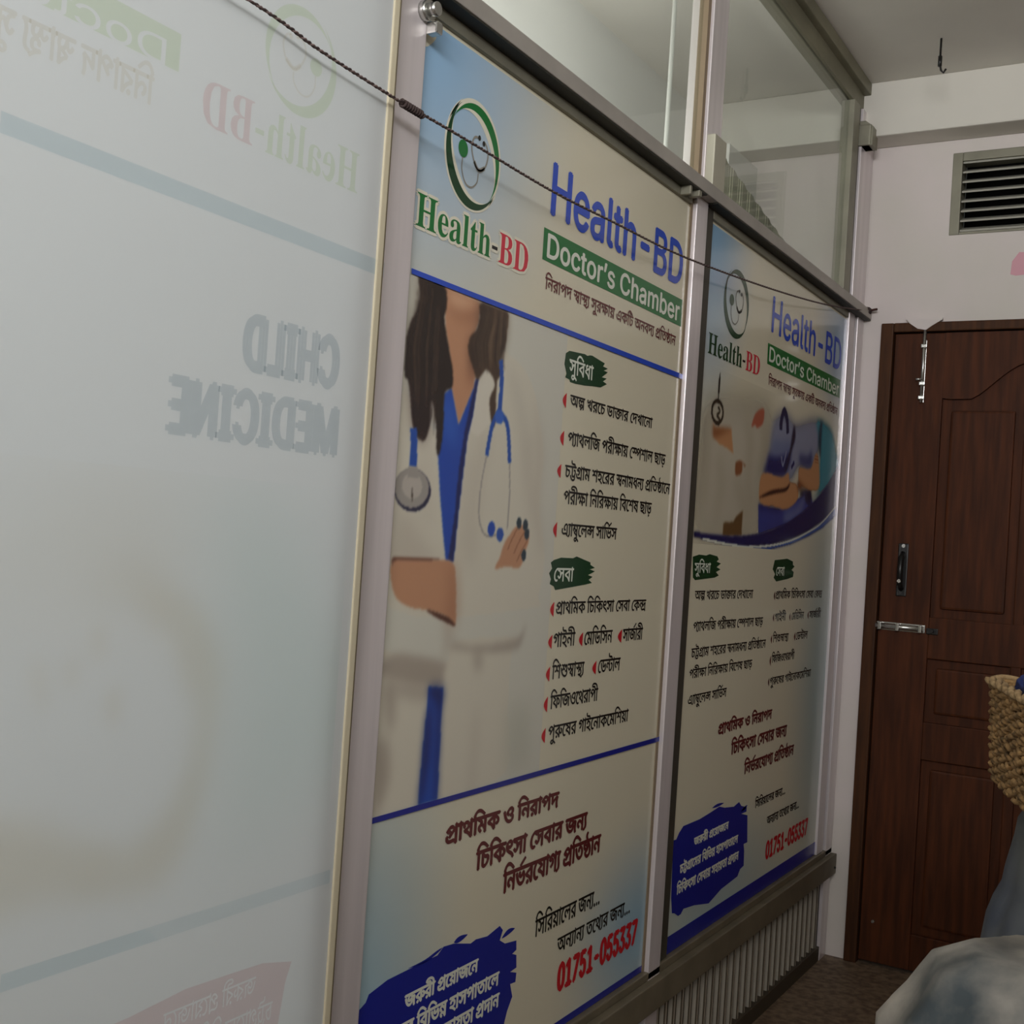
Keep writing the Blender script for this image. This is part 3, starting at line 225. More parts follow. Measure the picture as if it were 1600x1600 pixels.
 10065: [[88,0,88,728,346,728,394,725,435,716,471,701,502,682,526,659,545,632,559,601,567,569,569,535,567,505,562,479,553,457,541,438,526,422,509,409,471,389,450,382,450,375,473,372,496,364,518,352,540,335,559,315,575,291,588,262,595,230,598,194,595,159,586,126,573,95,553,68,526,45,494,26,454,11,408,3,354,0], [181,82,352,82,403,86,443,97,472,115,492,138,504,165,508,195,506,219,500,241,490,262,476,281,458,298,437,312,413,322,386,328,356,330,181,330], [181,408,341,408,366,410,390,415,412,424,431,435,448,450,462,467,472,487,478,509,480,533,477,563,466,589,448,613,421,631,387,642,344,646,181,646]],
 10084: [[315,0,139,0,139,82,309,82,365,86,414,97,456,116,492,142,521,174,543,213,559,258,569,309,572,365,569,421,560,471,544,515,522,554,493,586,459,612,418,631,371,642,318,646,135,646,135,728,324,728,392,723,452,708,506,684,552,651,591,609,622,559,644,502,658,437,662,365,658,293,644,228,622,170,590,119,551,77,503,44,448,20,385,5], [181,728,181,0,88,0,88,728]],
 10790: [[299,-12,252,-8,208,4,169,23,135,50,106,83,82,122,65,167,54,216,51,270,54,324,65,374,82,419,106,458,135,491,169,518,208,537,252,549,299,553,347,549,391,537,430,518,465,491,494,458,518,419,535,374,545,324,549,270,545,216,535,167,518,122,494,83,465,50,430,23,391,4,347,-8], [299,67,334,70,364,79,390,95,412,116,429,141,443,170,452,201,458,235,460,270,458,305,452,338,443,370,429,399,412,425,390,446,364,461,334,471,299,474,265,471,235,461,209,446,188,425,171,400,157,371,148,339,142,305,140,270,142,235,148,201,157,170,171,141,188,116,209,95,235,79,265,70]],
 10586: [[299,-12,252,-8,208,4,169,23,135,50,106,83,82,122,65,167,54,216,51,270,54,324,65,374,82,419,106,458,135,491,169,518,208,537,252,549,299,553,325,552,374,542,397,535,418,525,438,513,457,499,488,466,501,446,512,425,521,402,436,378,418,417,399,438,376,455,363,462,333,471,299,474,265,471,235,461,209,446,188,425,171,400,157,371,148,339,142,305,140,270,142,235,148,201,157,170,171,141,188,116,209,95,235,79,265,70,299,67,334,70,350,74,378,87,402,104,412,115,428,140,438,167,522,144,514,120,503,98,490,78,475,60,459,44,420,17,375,-1,326,-11]],
 10852: [[77,0,77,546,162,546,162,462,168,462,181,488,199,510,222,529,249,543,278,551,316,554,354,552,354,464,301,469,276,467,253,461,231,452,212,440,196,425,183,407,173,387,167,366,165,342,165,0]],
 11483: [[78,451,121,728,222,728,146,451]],
 10871: [[263,-12,227,-10,193,-4,163,5,135,17,111,34,91,53,74,76,61,103,53,132,136,152,146,125,161,103,180,86,204,75,231,68,262,65,297,68,328,76,353,90,372,107,383,127,387,148,385,166,378,181,367,195,351,207,331,216,171,258,134,277,105,299,85,326,73,357,69,394,72,424,81,451,96,476,115,499,139,517,168,532,200,544,234,550,271,553,307,551,339,545,367,536,392,523,413,508,431,490,446,469,458,446,468,421,388,401,379,420,367,438,351,454,330,467,304,475,272,478,241,476,214,468,191,456,173,439,162,420,158,399,161,380,168,364,180,350,198,339,221,329,333,301,378,287,414,269,442,247,462,220,474,189,478,154,475,123,466,95,451,69,430,45,405,26,375,10,341,-2,304,-9]],
 10073: [[382,-10,322,-5,267,10,216,35,171,70,133,113,101,164,78,224,64,290,60,363,64,437,78,503,101,563,133,614,171,657,216,692,267,717,322,732,382,737,418,736,453,730,487,721,518,709,548,693,575,674,599,652,621,627,640,599,655,568,667,535,676,499,583,499,577,523,568,545,543,582,528,598,492,624,472,634,451,642,406,650,382,651,340,648,301,637,264,618,231,593,204,560,181,521,164,475,153,422,150,363,153,305,164,252,181,206,204,167,232,135,265,109,301,91,340,80,382,76,406,77,451,86,472,94,510,115,528,129,543,145,568,183,577,205,583,229,676,229,668,193,656,160,640,129,622,102,600,76,575,54,548,35,519,19,487,7,454,-2,419,-8]],
 10766: [[77,0,77,546,163,546,163,424,156,424,165,452,177,476,192,497,209,515,228,530,248,541,270,549,293,554,316,556,353,552,385,539,412,519,434,492,450,460,460,423,448,423,457,449,468,473,484,494,502,512,523,527,547,540,572,549,599,554,627,556,658,553,686,547,713,535,738,519,758,498,776,473,789,443,796,408,799,368,799,0,711,0,711,366,707,401,696,430,678,450,654,464,629,473,601,476,577,474,556,469,537,460,521,449,507,435,496,418,488,399,484,379,482,356,482,0,394,0,394,375,391,403,381,427,364,448,342,463,316,472,287,476,266,474,246,469,227,461,210,449,195,434,182,417,173,395,167,371,165,344,165,0]],
 10578: [[331,-12,298,-10,270,-4,247,6,211,32,172,84,162,84,162,0,77,0,77,728,165,728,165,458,172,458,210,510,226,523,246,535,269,545,297,551,330,553,374,549,414,538,450,519,483,493,510,460,532,421,548,376,558,327,562,271,558,216,549,166,532,121,510,82,483,49,451,23,414,4,374,-8], [317,67,350,70,378,79,403,94,424,115,441,140,455,169,464,201,470,236,472,272,470,309,465,343,455,375,442,403,425,427,404,447,379,462,350,471,317,474,286,471,257,463,233,449,212,430,195,406,181,378,172,346,166,311,164,272,166,234,172,198,182,166,195,137,213,113,234,93,258,79,286,70]],
 10234: [[45,0,45,82,174,82,174,646,45,646,45,728,396,728,396,646,267,646,267,82,396,82,396,0]],
 10281: [[88,0,88,728,181,728,181,82,518,82,518,0]],
 10292: [[88,0,88,728,220,728,425,194,462,67,442,67,506,269,683,728,815,728,815,0,724,0,728,655,736,655,654,416,492,0,411,0,202,539,163,655,172,655,176,416,176,0]],
 10095: [[88,0,88,728,531,728,531,646,181,646,181,408,507,408,507,326,181,326,181,82,536,82,536,0]],
 10300: [[88,0,88,728,197,728,511,234,583,102,595,76,582,76,573,281,573,728,666,728,666,0,555,0,228,519,155,649,172,649,181,415,181,0]],
 11359: [[324,-10,273,-5,227,10,186,34,151,68,122,110,99,162,83,221,73,288,69,363,73,438,83,505,100,565,123,616,152,659,187,693,227,718,273,732,324,737,375,732,421,718,462,693,497,659,526,616,549,565,566,505,576,438,579,363,576,288,566,221,549,162,526,110,498,68,463,34,422,10,376,-5], [324,71,358,75,388,87,415,106,437,132,456,165,471,206,482,252,488,305,490,363,488,422,482,475,471,522,456,562,437,596,415,622,388,641,358,653,324,657,291,653,260,641,234,622,211,596,192,562,177,522,167,475,160,422,158,363,160,305,167,252,177,206,192,165,211,132,234,106,260,87,291,75]],
 11360: [[110,0,110,78,560,78,560,0], [396,728,396,0,305,0,305,642,300,642,124,511,124,611,282,728]],
 11366: [[139,0,462,640,462,646,89,646,89,728,559,728,559,641,236,0]],
 11364: [[315,-10,274,-7,236,1,201,15,169,34,142,57,120,84,103,115,92,148,87,184,177,184,181,163,188,144,199,126,213,110,229,97,248,86,269,78,292,73,315,72,344,74,370,81,394,92,415,108,433,127,448,149,459,174,465,201,467,231,465,261,458,289,447,315,431,338,413,357,391,373,366,385,339,392,310,395,264,390,241,384,201,367,185,356,98,367,141,728,524,728,524,646,219,646,194,434,198,434,233,455,278,471,302,475,327,476,359,474,390,468,419,458,446,444,470,427,492,407,511,384,528,358,541,330,550,299,556,267,558,232,555,188,544,146,527,108,503,74,474,45,440,22,402,4,361,-6]],
 11371: [[310,-10,267,-7,227,0,189,13,155,31,125,53,100,79,80,110,67,145,61,184,156,184,160,161,169,140,181,122,196,107,215,94,236,84,259,77,284,73,340,73,391,87,413,99,432,114,448,132,459,153,466,178,468,206,466,231,460,255,450,278,435,299,416,316,392,332,362,343,327,350,226,352,226,426,410,640,410,646,97,646,97,728,532,728,532,660,303,396,303,411,353,412,399,406,440,392,475,372,505,346,529,316,547,281,557,244,561,205,557,165,546,128,528,94,504,64,475,39,440,18,400,2,357,-7]],
 20142: [[23,0,23,26,54,29,77,36,93,47,103,64,109,88,111,120,111,564,109,593,103,615,92,631,77,642,54,649,24,653,24,678,360,678,360,653,337,651,304,643,293,637,284,629,278,618,274,604,271,564,271,373,509,373,508,586,506,604,497,629,488,637,477,643,443,651,420,653,420,678,755,678,755,653,724,649,701,642,686,632,677,616,671,594,669,564,669,120,671,90,677,66,686,49,702,37,725,29,755,26,755,0,420,0,420,26,450,29,474,36,490,46,501,62,507,86,509,120,509,329,271,329,271,120,273,88,279,64,289,47,305,36,329,29,360,26,360,0]],
 20613: [[229,-15,192,-12,157,-1,126,16,98,39,74,68,55,102,41,142,32,186,29,234,32,279,41,320,56,358,76,391,101,420,130,443,162,460,197,471,234,474,287,468,333,449,370,417,399,374,415,321,421,247,174,247,189,145,230,83,297,63,335,70,370,92,402,128,424,108,370,40,305,-1], [173,286,300,286,299,358,294,389,288,412,277,429,261,439,240,442,203,427,180,380,173,303]],
 20319: [[379,-15,337,-8,310,15,298,52,250,16,198,-6,142,-13,110,-10,82,0,60,17,43,39,33,65,30,94,37,135,59,172,94,202,146,230,213,257,296,283,296,359,294,385,288,405,278,420,264,431,244,438,220,440,184,436,162,426,155,408,161,394,177,369,183,344,181,327,174,313,164,300,149,291,133,286,115,284,96,286,80,292,66,302,57,316,51,333,49,352,52,374,60,395,74,414,92,432,114,446,141,458,171,467,205,472,241,474,305,470,356,457,392,435,416,404,431,363,436,313,437,66,442,55,453,51,460,52,477,62,490,41,456,10,419,-9], [225,50,235,51,259,61,272,70,296,94,296,252,229,225,189,183,176,125,181,83,198,58]],
 20889: [[27,0,27,24,45,26,58,31,68,38,73,48,77,63,77,612,70,639,62,647,49,652,30,654,30,678,221,678,222,64,225,50,230,39,238,32,251,27,268,24,268,0]],
 21760: [[184,-14,148,-11,119,-1,98,16,84,39,75,69,72,106,72,415,30,415,30,446,102,517,156,579,176,606,192,631,215,631,215,462,309,462,309,415,215,415,216,103,218,88,222,76,229,67,238,62,250,60,272,66,291,83,307,111,331,98,294,36,245,-2]],
 20767: [[27,0,27,24,44,26,58,31,67,38,73,49,77,64,77,613,74,628,68,639,59,647,46,652,28,655,28,678,220,678,220,397,261,440,308,465,362,474,434,456,478,403,492,315,493,64,496,49,502,38,511,31,524,26,541,24,541,0,301,0,301,24,308,24,331,31,345,50,350,83,349,348,346,368,341,384,333,395,320,402,302,404,272,398,245,380,220,350,221,64,224,49,230,38,238,31,251,26,268,24,268,0]],
 20776: [[40,229,40,307,282,307,282,229]],
 20084: [[24,0,24,26,54,29,77,37,93,48,103,65,109,90,111,122,110,575,103,614,96,627,87,637,76,644,62,649,23,653,23,678,328,678,474,661,561,609,590,522,572,450,518,399,427,368,536,332,601,275,623,196,615,139,592,90,552,52,499,23,433,6,354,0], [271,375,328,378,365,389,392,406,410,431,420,467,424,514,421,555,414,589,401,614,382,632,356,642,322,646,302,644,288,640,280,632,275,621,272,604], [330,36,369,40,400,52,422,73,436,103,445,142,448,191,444,241,432,280,412,309,384,328,344,340,294,344,271,344,272,77,277,61,284,50,294,42,310,38]],
 20103: [[30,0,30,26,58,29,79,35,94,44,103,59,108,81,110,111,110,557,108,592,101,618,90,634,74,645,51,651,22,653,22,678,330,678,440,668,532,639,604,590,655,523,687,439,697,339,657,151,538,38,340,0], [331,36,391,44,439,70,476,112,501,171,517,247,522,341,501,510,438,611,332,645,310,643,293,639,282,630,276,618,272,598,272,82,276,63,282,50,293,42,309,38]],
}
RUNS = {
 'tag': [(55,0,0), (39,266,0), (46,870,0), (54,1466,0), (40,1732,0), (37,2448,0), (275,3311,0), (54,4031,0), (437,4297,0), (202,5018,0), (50,5533,0), (57,6215,0), (46,6215,0), (129,6811,0), (54,7730,0), (70,7996,0), (16,8882,0), (20,9640,0), (520,10447,0), (8,11540,0), (39,12433,0), (42,13037,0), (37,13633,0), (202,14236,0), (224,14751,0), (55,15506,0), (35,15772,0), (424,16479,0), (54,17183,0), (39,17449,0)],
 'sub': [(50,0,0), (57,682,0), (55,682,0), (42,948,0), (38,1544,0), (54,2140,0)],
 'seb': [(450,0,0), (50,346,0), (42,1028,0), (54,1624,0)],
 'l1': [(8,0,0), (410,893,0), (21,1901,0), (46,2597,0), (61,3193,0), (25,3539,0), (32,4366,0), (54,5078,0), (287,5344,0), (54,6274,0), (46,6540,0), (450,7396,0), (37,7742,0), (21,8345,0), (54,9041,0), (61,9307,0), (39,9653,0), (54,10257,0)],
 'l2': [(40,0,0), (202,716,0), (54,971,0), (36,1237,0), (47,1882,0), (55,2613,0), (27,2879,0), (40,4056,0), (46,4772,0), (56,5368,0), (129,5634,0), (54,6553,0), (70,6819,0), (450,7705,0), (439,8051,0), (48,9309,0), (54,9986,0), (47,10252,0), (26,11243,0), (54,11930,0), (68,12196,0)],
 'l3': [(25,0,0), (324,567,0), (205,1215,0), (54,1942,0), (44,2208,0), (48,3090,0), (51,3767,0), (61,4297,0), (46,4643,0), (46,5239,0), (275,6095,0), (39,6815,0), (54,7419,0), (44,7685,0), (38,8307,0), (39,8903,0), (202,9507,0), (224,10022,0), (55,10777,0), (35,11043,0), (424,11750,0), (54,12454,0), (61,12720,0), (39,13066,0)],
 'l4': [(40,0,0), (46,716,0), (56,1312,0), (129,1578,0), (54,2497,0), (55,3023,0), (39,3289,0), (55,3893,0), (46,4159,0), (129,4755,0), (54,5674,0), (70,5940,0), (55,6826,0), (42,7092,0), (61,7688,0), (48,8034,0), (49,8711,0), (26,9604,0), (54,10291,0), (68,10557,0)],
 'l5': [(16,0,0), (202,758,0), (54,1013,0), (269,1279,0), (57,1888,0), (61,1892,0), (47,2238,0), (367,2969,0), (50,4116,0), (54,4798,0), (55,5064,0), (43,5330,0), (131,5886,0), (50,6051,0)],
 's1': [(224,0,0), (54,755,0), (36,1021,0), (55,1666,0), (44,1932,0), (20,2554,0), (55,3621,0), (25,3887,0), (55,4454,0), (20,4720,0), (66,5527,0), (50,6052,0), (54,6734,0), (450,7260,0), (50,7606,0), (42,8288,0), (54,8884,0), (450,9410,0), (20,9756,0), (372,10563,0)],
 'gai': [(22,0,0), (54,656,0), (10,922,0), (39,1452,0), (56,2056,0)],
 'med': [(450,0,0), (44,346,0), (55,968,0), (32,1234,0), (55,1946,0), (50,2212,0), (39,2894,0)],
 'sar': [(50,0,0), (54,682,0), (27,948,0), (131,1792,0), (54,1865,0), (46,2131,0), (56,2727,0)],
 'shi': [(55,0,0), (48,266,0), (456,943,0), (275,1768,0), (54,2488,0), (437,2754,0), (202,3475,0)],
 'den': [(450,0,0), (32,346,0), (370,1058,0), (54,1906,0), (47,2172,0)],
 'phy': [(55,0,0), (41,266,0), (55,1104,0), (27,1370,0), (18,2287,0), (61,3025,0), (36,3371,0), (46,4016,0), (54,4612,0), (40,4878,0), (56,5594,0)],
 'pur': [(40,0,0), (57,716,0), (454,716,0), (61,1519,0), (49,1865,0), (46,2498,0), (22,3354,0), (54,4010,0), (10,4276,0), (61,4806,0), (39,5152,0), (54,5756,0), (20,6022,0), (61,6829,0), (44,7175,0), (55,7797,0), (48,8063,0), (70,8740,0), (54,9366,0)],
 'g1': [(224,0,0), (54,755,0), (36,1021,0), (55,1666,0), (44,1932,0), (20,2554,0), (18,3621,0), (55,4619,0), (39,4885,0), (46,5489,0), (54,6085,0), (40,6351,0), (37,7067,0)],
 'g2': [(55,0,0), (25,266,0), (55,833,0), (20,1099,0), (66,1906,0), (50,2431,0), (54,3113,0), (450,3639,0), (50,3985,0), (42,4667,0), (54,5263,0), (46,5529,0), (27,6385,0), (39,7302,0), (202,7906,0)],
 'g3': [(55,0,0), (39,266,0), (43,870,0), (131,1426,0), (46,1591,0), (61,2187,0), (45,2533,0), (54,3159,0), (22,3425,0), (202,4081,0), (224,4596,0), (55,5351,0), (35,5617,0), (424,6324,0), (54,7028,0), (39,7294,0)],
 'c1': [(55,0,0), (50,266,0), (55,948,0), (46,1214,0), (70,1810,0), (54,2436,0), (61,2702,0), (47,3048,0), (46,3779,0), (27,4635,0), (39,5552,0), (202,6156,0), (599,6411,0), (599,6679,0), (599,6947,0)],
 'c2': [(8,0,0), (39,893,0), (202,1497,0), (54,1752,0), (39,2018,0), (202,2622,0), (35,3137,0), (61,3844,0), (36,4190,0), (202,4835,0), (46,5090,0), (27,5946,0), (39,6863,0), (202,7467,0), (599,7722,0), (599,7990,0), (599,8258,0)],
 'e1': [(27,0,0), (454,917,0), (46,1720,0), (56,2316,0), (224,2842,0), (61,3597,0), (70,3943,0), (54,4569,0), (27,4835,0), (61,5752,0), (39,6098,0)],
 'e2': [(25,0,0), (324,567,0), (205,1215,0), (54,1942,0), (61,2208,0), (44,2554,0), (46,3176,0), (55,4032,0), (42,4298,0), (55,4894,0), (43,5160,0), (365,5881,0), (51,6745,0), (54,7275,0), (50,7541,0), (40,8223,0), (54,8939,0), (35,9205,0), (54,9912,0), (61,10178,0), (47,10524,0)],
 'e3': [(55,0,0), (25,266,0), (55,833,0), (20,1099,0), (66,1906,0), (50,2431,0), (54,3113,0), (450,3639,0), (50,3985,0), (42,4667,0), (54,5263,0), (70,5529,0), (50,6415,0), (51,7097,0), (54,7627,0), (70,7893,0), (35,8519,0), (54,9226,0), (224,9752,0), (37,10507,0), (54,11110,0), (39,11376,0)],
 'hbd': [(10161,0,0), (10614,743,0), (10507,1326,0), (10751,1887,0), (10889,2163,0), (10670,2490,0), (11392,3081,0), (10065,3729,0), (10084,4384,0)],
 'doc': [(10084,0,0), (10790,721,0), (10586,1321,0), (10889,1892,0), (10790,2219,0), (10852,2819,0), (11483,3195,0), (10871,3456,0), (10073,4252,0), (10670,4983,0), (10507,5574,0), (10766,6136,0), (10578,7012,0), (10614,7624,0), (10852,8207,0)],
 'child': [(10073,0,0), (10161,730,0), (10234,1473,0), (10281,1914,0), (10084,2479,0)],
 'medi': [(10292,0,0), (10095,903,0), (10084,1504,0), (10234,2226,0), (10073,2666,0), (10234,3397,0), (10300,3838,0), (10095,4591,0)],
 'tel': [(11359,0,0), (11360,648,0), (11366,1296,0), (11364,1945,0), (11360,2593,0), (11392,3242,0), (11359,3890,0), (11364,4539,0), (11364,5187,0), (11371,5835,0), (11371,6484,0), (11366,7132,0)],
 'ser': [(20142,0,0), (20613,779,0), (20319,1227,0), (20889,1739,0), (21760,2036,0), (20767,2376,0), (20776,2943,0), (20084,3265,0), (20103,3924,0)],
}
def _dec(cons):
    return [[(v[i], v[i + 1]) for i in range(0, len(v), 2)] for v in cons]
def triangulate(cons, holes=()):
    """filled triangles of a set of contours (non-zero rule)"""
    vs_, es = [], []
    n_out = sum(len(c) for c in cons)
    for c in list(cons) + list(holes):
        b = len(vs_); n = len(c); vs_ += [Vector(p) for p in c]; es += [(b + i, b + (i + 1) % n) for i in range(n)]
    v, e, f, *_ = delaunay_2d_cdt(vs_, es, [], 0, 1e-7)
    if not f: return [], []
    cen = np.array([[sum(v[i].x for i in t) / len(t), sum(v[i].y for i in t) / len(t)] for t in f])
    A = np.array([vs_[a] for a, b in es], float); B = np.array([vs_[b] for a, b in es], float)
    cy = cen[:, 1][:, None]; cx = cen[:, 0][:, None]
    up = A[:, 1][None] <= cy; cross = up != (B[:, 1][None] <= cy)
    dy = np.where(B[:, 1] == A[:, 1], 1e-12, B[:, 1] - A[:, 1])[None]
    hit = cross & (A[:, 0][None] + (cy - A[:, 1][None]) * (B[:, 0] - A[:, 0])[None] / dy > cx)
    sg = np.where(hit, np.where(up, 1, -1), 0); w = sg[:, :n_out].sum(1)
    if holes: w = np.where(sg[:, n_out:].sum(1) != 0, 0, w)
    return [(p.x, p.y) for p in v], [list(t) for t, k in zip(f, w) if k != 0]
_gl = {}
def glyph(k, bx=0, by=0, full=False):
    """triangles of one letter, thickened by bx, by units"""
    key = (k, round(bx), round(by), full)
    if key not in _gl:
        cons = _dec(GLYPHS[k])
        if bx or by:
            sh = [(0, 0), (bx, 0), (-bx, 0), (0, by), (0, -by)]
            if full: sh += [(bx * .7, by * .7), (-bx * .7, by * .7), (bx * .7, -by * .7), (-bx * .7, -by * .7)]
            cons = [[(x + dx, y + dy) for x, y in c] for dx, dy in sh for c in cons]
        _gl[key] = triangulate(cons)
    return _gl[key]
def run(k): return RUNS[k]

class Print:
    """flat printed marks lying on the plane X = x (y runs along the partition, z up), one mesh"""
    def __init__(s, x): s.x = x; s.v = []; s.f = []; s.mi = []; s.mats = []
    def _m(s, m):
        if m not in s.mats: s.mats.append(m)
        return s.mats.index(m)
    def tris(s, pts, tr, m, layer):
        b = len(s.v); x = s.x + 0.0003 + 0.00025 * layer
        s.v += [(x, p[0], p[1]) for p in pts]; i = s._m(m)
        for t in tr: s.f.append([b + k for k in t]); s.mi.append(i)
    def poly(s, px, m, layer=0, smooth=False, off=(0, 0), sc=1.0, yz=False):
        p = list(px) if yz else [s.uv(off[0] + a / sc, off[1] + b / sc) for a, b in px]
        if smooth:
            q = []; n = len(p)
            for i in range(n):
                p0, p1, p2, p3 = (Vector(p[(i + k) % n]) for k in (-1, 0, 1, 2))
                for t in (0, .25, .5, .75):
                    q.append(tuple(0.5 * ((2 * p1) + (p2 - p0) * t + (2 * p0 - 5 * p1 + 4 * p2 - p3) * t * t + (3 * p1 - p0 - 3 * p2 + p3) * t ** 3)))
            p = q
        s.tris(*triangulate([p]), m, layer)
    def line(s, px, w, m, layer=0, off=(0, 0), sc=1.0, smooth=True, taper=False, yz=False):
        p = [Vector(a) for a in px] if yz else [Vector(s.uv(off[0] + a / sc, off[1] + b / sc)) for a, b in px]
        if smooth and len(p) > 2:
            q = []; n = len(p)
            for i in range(n - 1):
                p0, p1, p2, p3 = (p[min(max(i + k, 0), n - 1)] for k in (-1, 0, 1, 2))
                for t in (0, .25, .5, .75): q.append(0.5 * ((2 * p1) + (p2 - p0) * t + (2 * p0 - 5 * p1 + 4 * p2 - p3) * t * t + (3 * p1 - p0 - 3 * p2 + p3) * t ** 3))
            p = q + [p[-1]]
        L, R_ = [], []; n = len(p)
        for i in range(n):
            d = (p[min(i + 1, n - 1)] - p[max(i - 1, 0)]).normalized(); nn = Vector((-d.y, d.x))
            ww = w * 0.5 * (math.sin(math.pi * min(max(i / (n - 1), 0.03), 0.97)) if taper else 1)
            L.append(p[i] + nn * ww); R_.append(p[i] - nn * ww)
        pts = [tuple(a) for a in L + R_]
        s.tris(pts, [[i, i + 1, n + i + 1, n + i] for i in range(n - 1)], m, layer)
    def cut(s, poly, words, m, layer):
        """a filled patch (y, z points) with lettering left clear: words = [(key, y0, y1, ztop, height, bold)]"""
        holes = []
        for key, y0, y1, zt, h, bold in words:
            rn = RUNS[key]; xs = [x + p[0] for g, x, y in rn for p in glyph(g)[0]]; xa, xb = min(xs), max(xs); sy = (y1 - y0) / (xb - xa)
            sz = h / (622 if rn[0][0] < 10000 else 725); base = zt - h
            for g, x, y in rn:
                for c in _dec(GLYPHS[g]): holes.append([(y0 + (x + p[0] - xa) * sy, base + (y + p[1]) * sz) for p in c])
        s.tris(*triangulate([poly], holes), m, layer)
    def ell(s, c, ry, rz, m, layer=0, n=28, yz=False, a0=0, a1=360):
        c = c if yz else s.uv(*c)
        s.tris([(c[0] + ry * math.cos(math.radians(a0 + (a1 - a0) * i / n)), c[1] + rz * math.sin(math.radians(a0 + (a1 - a0) * i / n))) for i in range(n)], [list(range(n))], m, layer)
    def uv(s, px, py):
        p = at(px, py, 0, s.x); return (p.y, p.z)
    def text(s, key, m, tl, tr, bl, layer=3, bold=0.0, rng=None, top=None, mirror=False, halo=None):
        """tl/tr: pixel of the left and right end of the letter tops, bl: foot of the first letter"""
        y0, z0 = s.uv(*tl); y1, z1 = s.uv(*tr); zb = s.uv(*bl)[1]; zt = (z0 + z1) / 2; h = z0 - zb
        s.text_yz(key, m, y0, y1, zt, h, layer, bold, rng, top, halo)
    def text_yz(s, key, m, y0, y1, zt, h, layer=3, bold=0.0, rng=None, top=None, halo=None):
        rn = run(key); xs = [x + p[0] for g, x, y in rn for p in glyph(g)[0]]
        xa, xb = min(xs), max(xs); sy = (y1 - y0) / (xb - xa)
        if top is None: top = 622 if rn[0][0] < 10000 else 725
        sz = h / top; base = zt - h
        if halo: s._put(rn, rng, sy, sz, y0 - xa * sy, base, halo[0], layer - 1, halo[1] + bold, halo[1] + bold, True)
        s._put(rn, rng, sy, sz, y0 - xa * sy, base, m, layer, bold, bold * .7)
    def _put(s, rn, rng, sy, sz, oy, oz, m, layer, bx=0, by=0, full=False):
        for i, (g, x, y) in enumerate(rn):
            if rng and not (rng[0] <= i < rng[1]): continue
            pts, tr = glyph(g, bx / abs(sy), by / sz, full)
            s.tris([(oy + (x + p[0]) * sy, oz + (y + p[1]) * sz) for p in pts], tr, m, layer + .13 * (i % 3))
    def build(s, name, parent):
        off = parent_world(parent)
        me = bpy.data.meshes.new(name)
        # keep every face towards the room (+X)
        fs = []
        for f in s.f:
            a = 0
            for i in range(len(f)):
                p, q = s.v[f[i]], s.v[f[(i + 1) % len(f)]]; a += p[1] * q[2] - q[1] * p[2]
            fs.append(f if a > 0 else f[::-1])
        me.from_pydata([tuple(Vector(v) - off) for v in s.v], [], fs)
        for p, i in zip(me.polygons, s.mi): p.material_index = i
        return link(name, me, s.mats, parent)

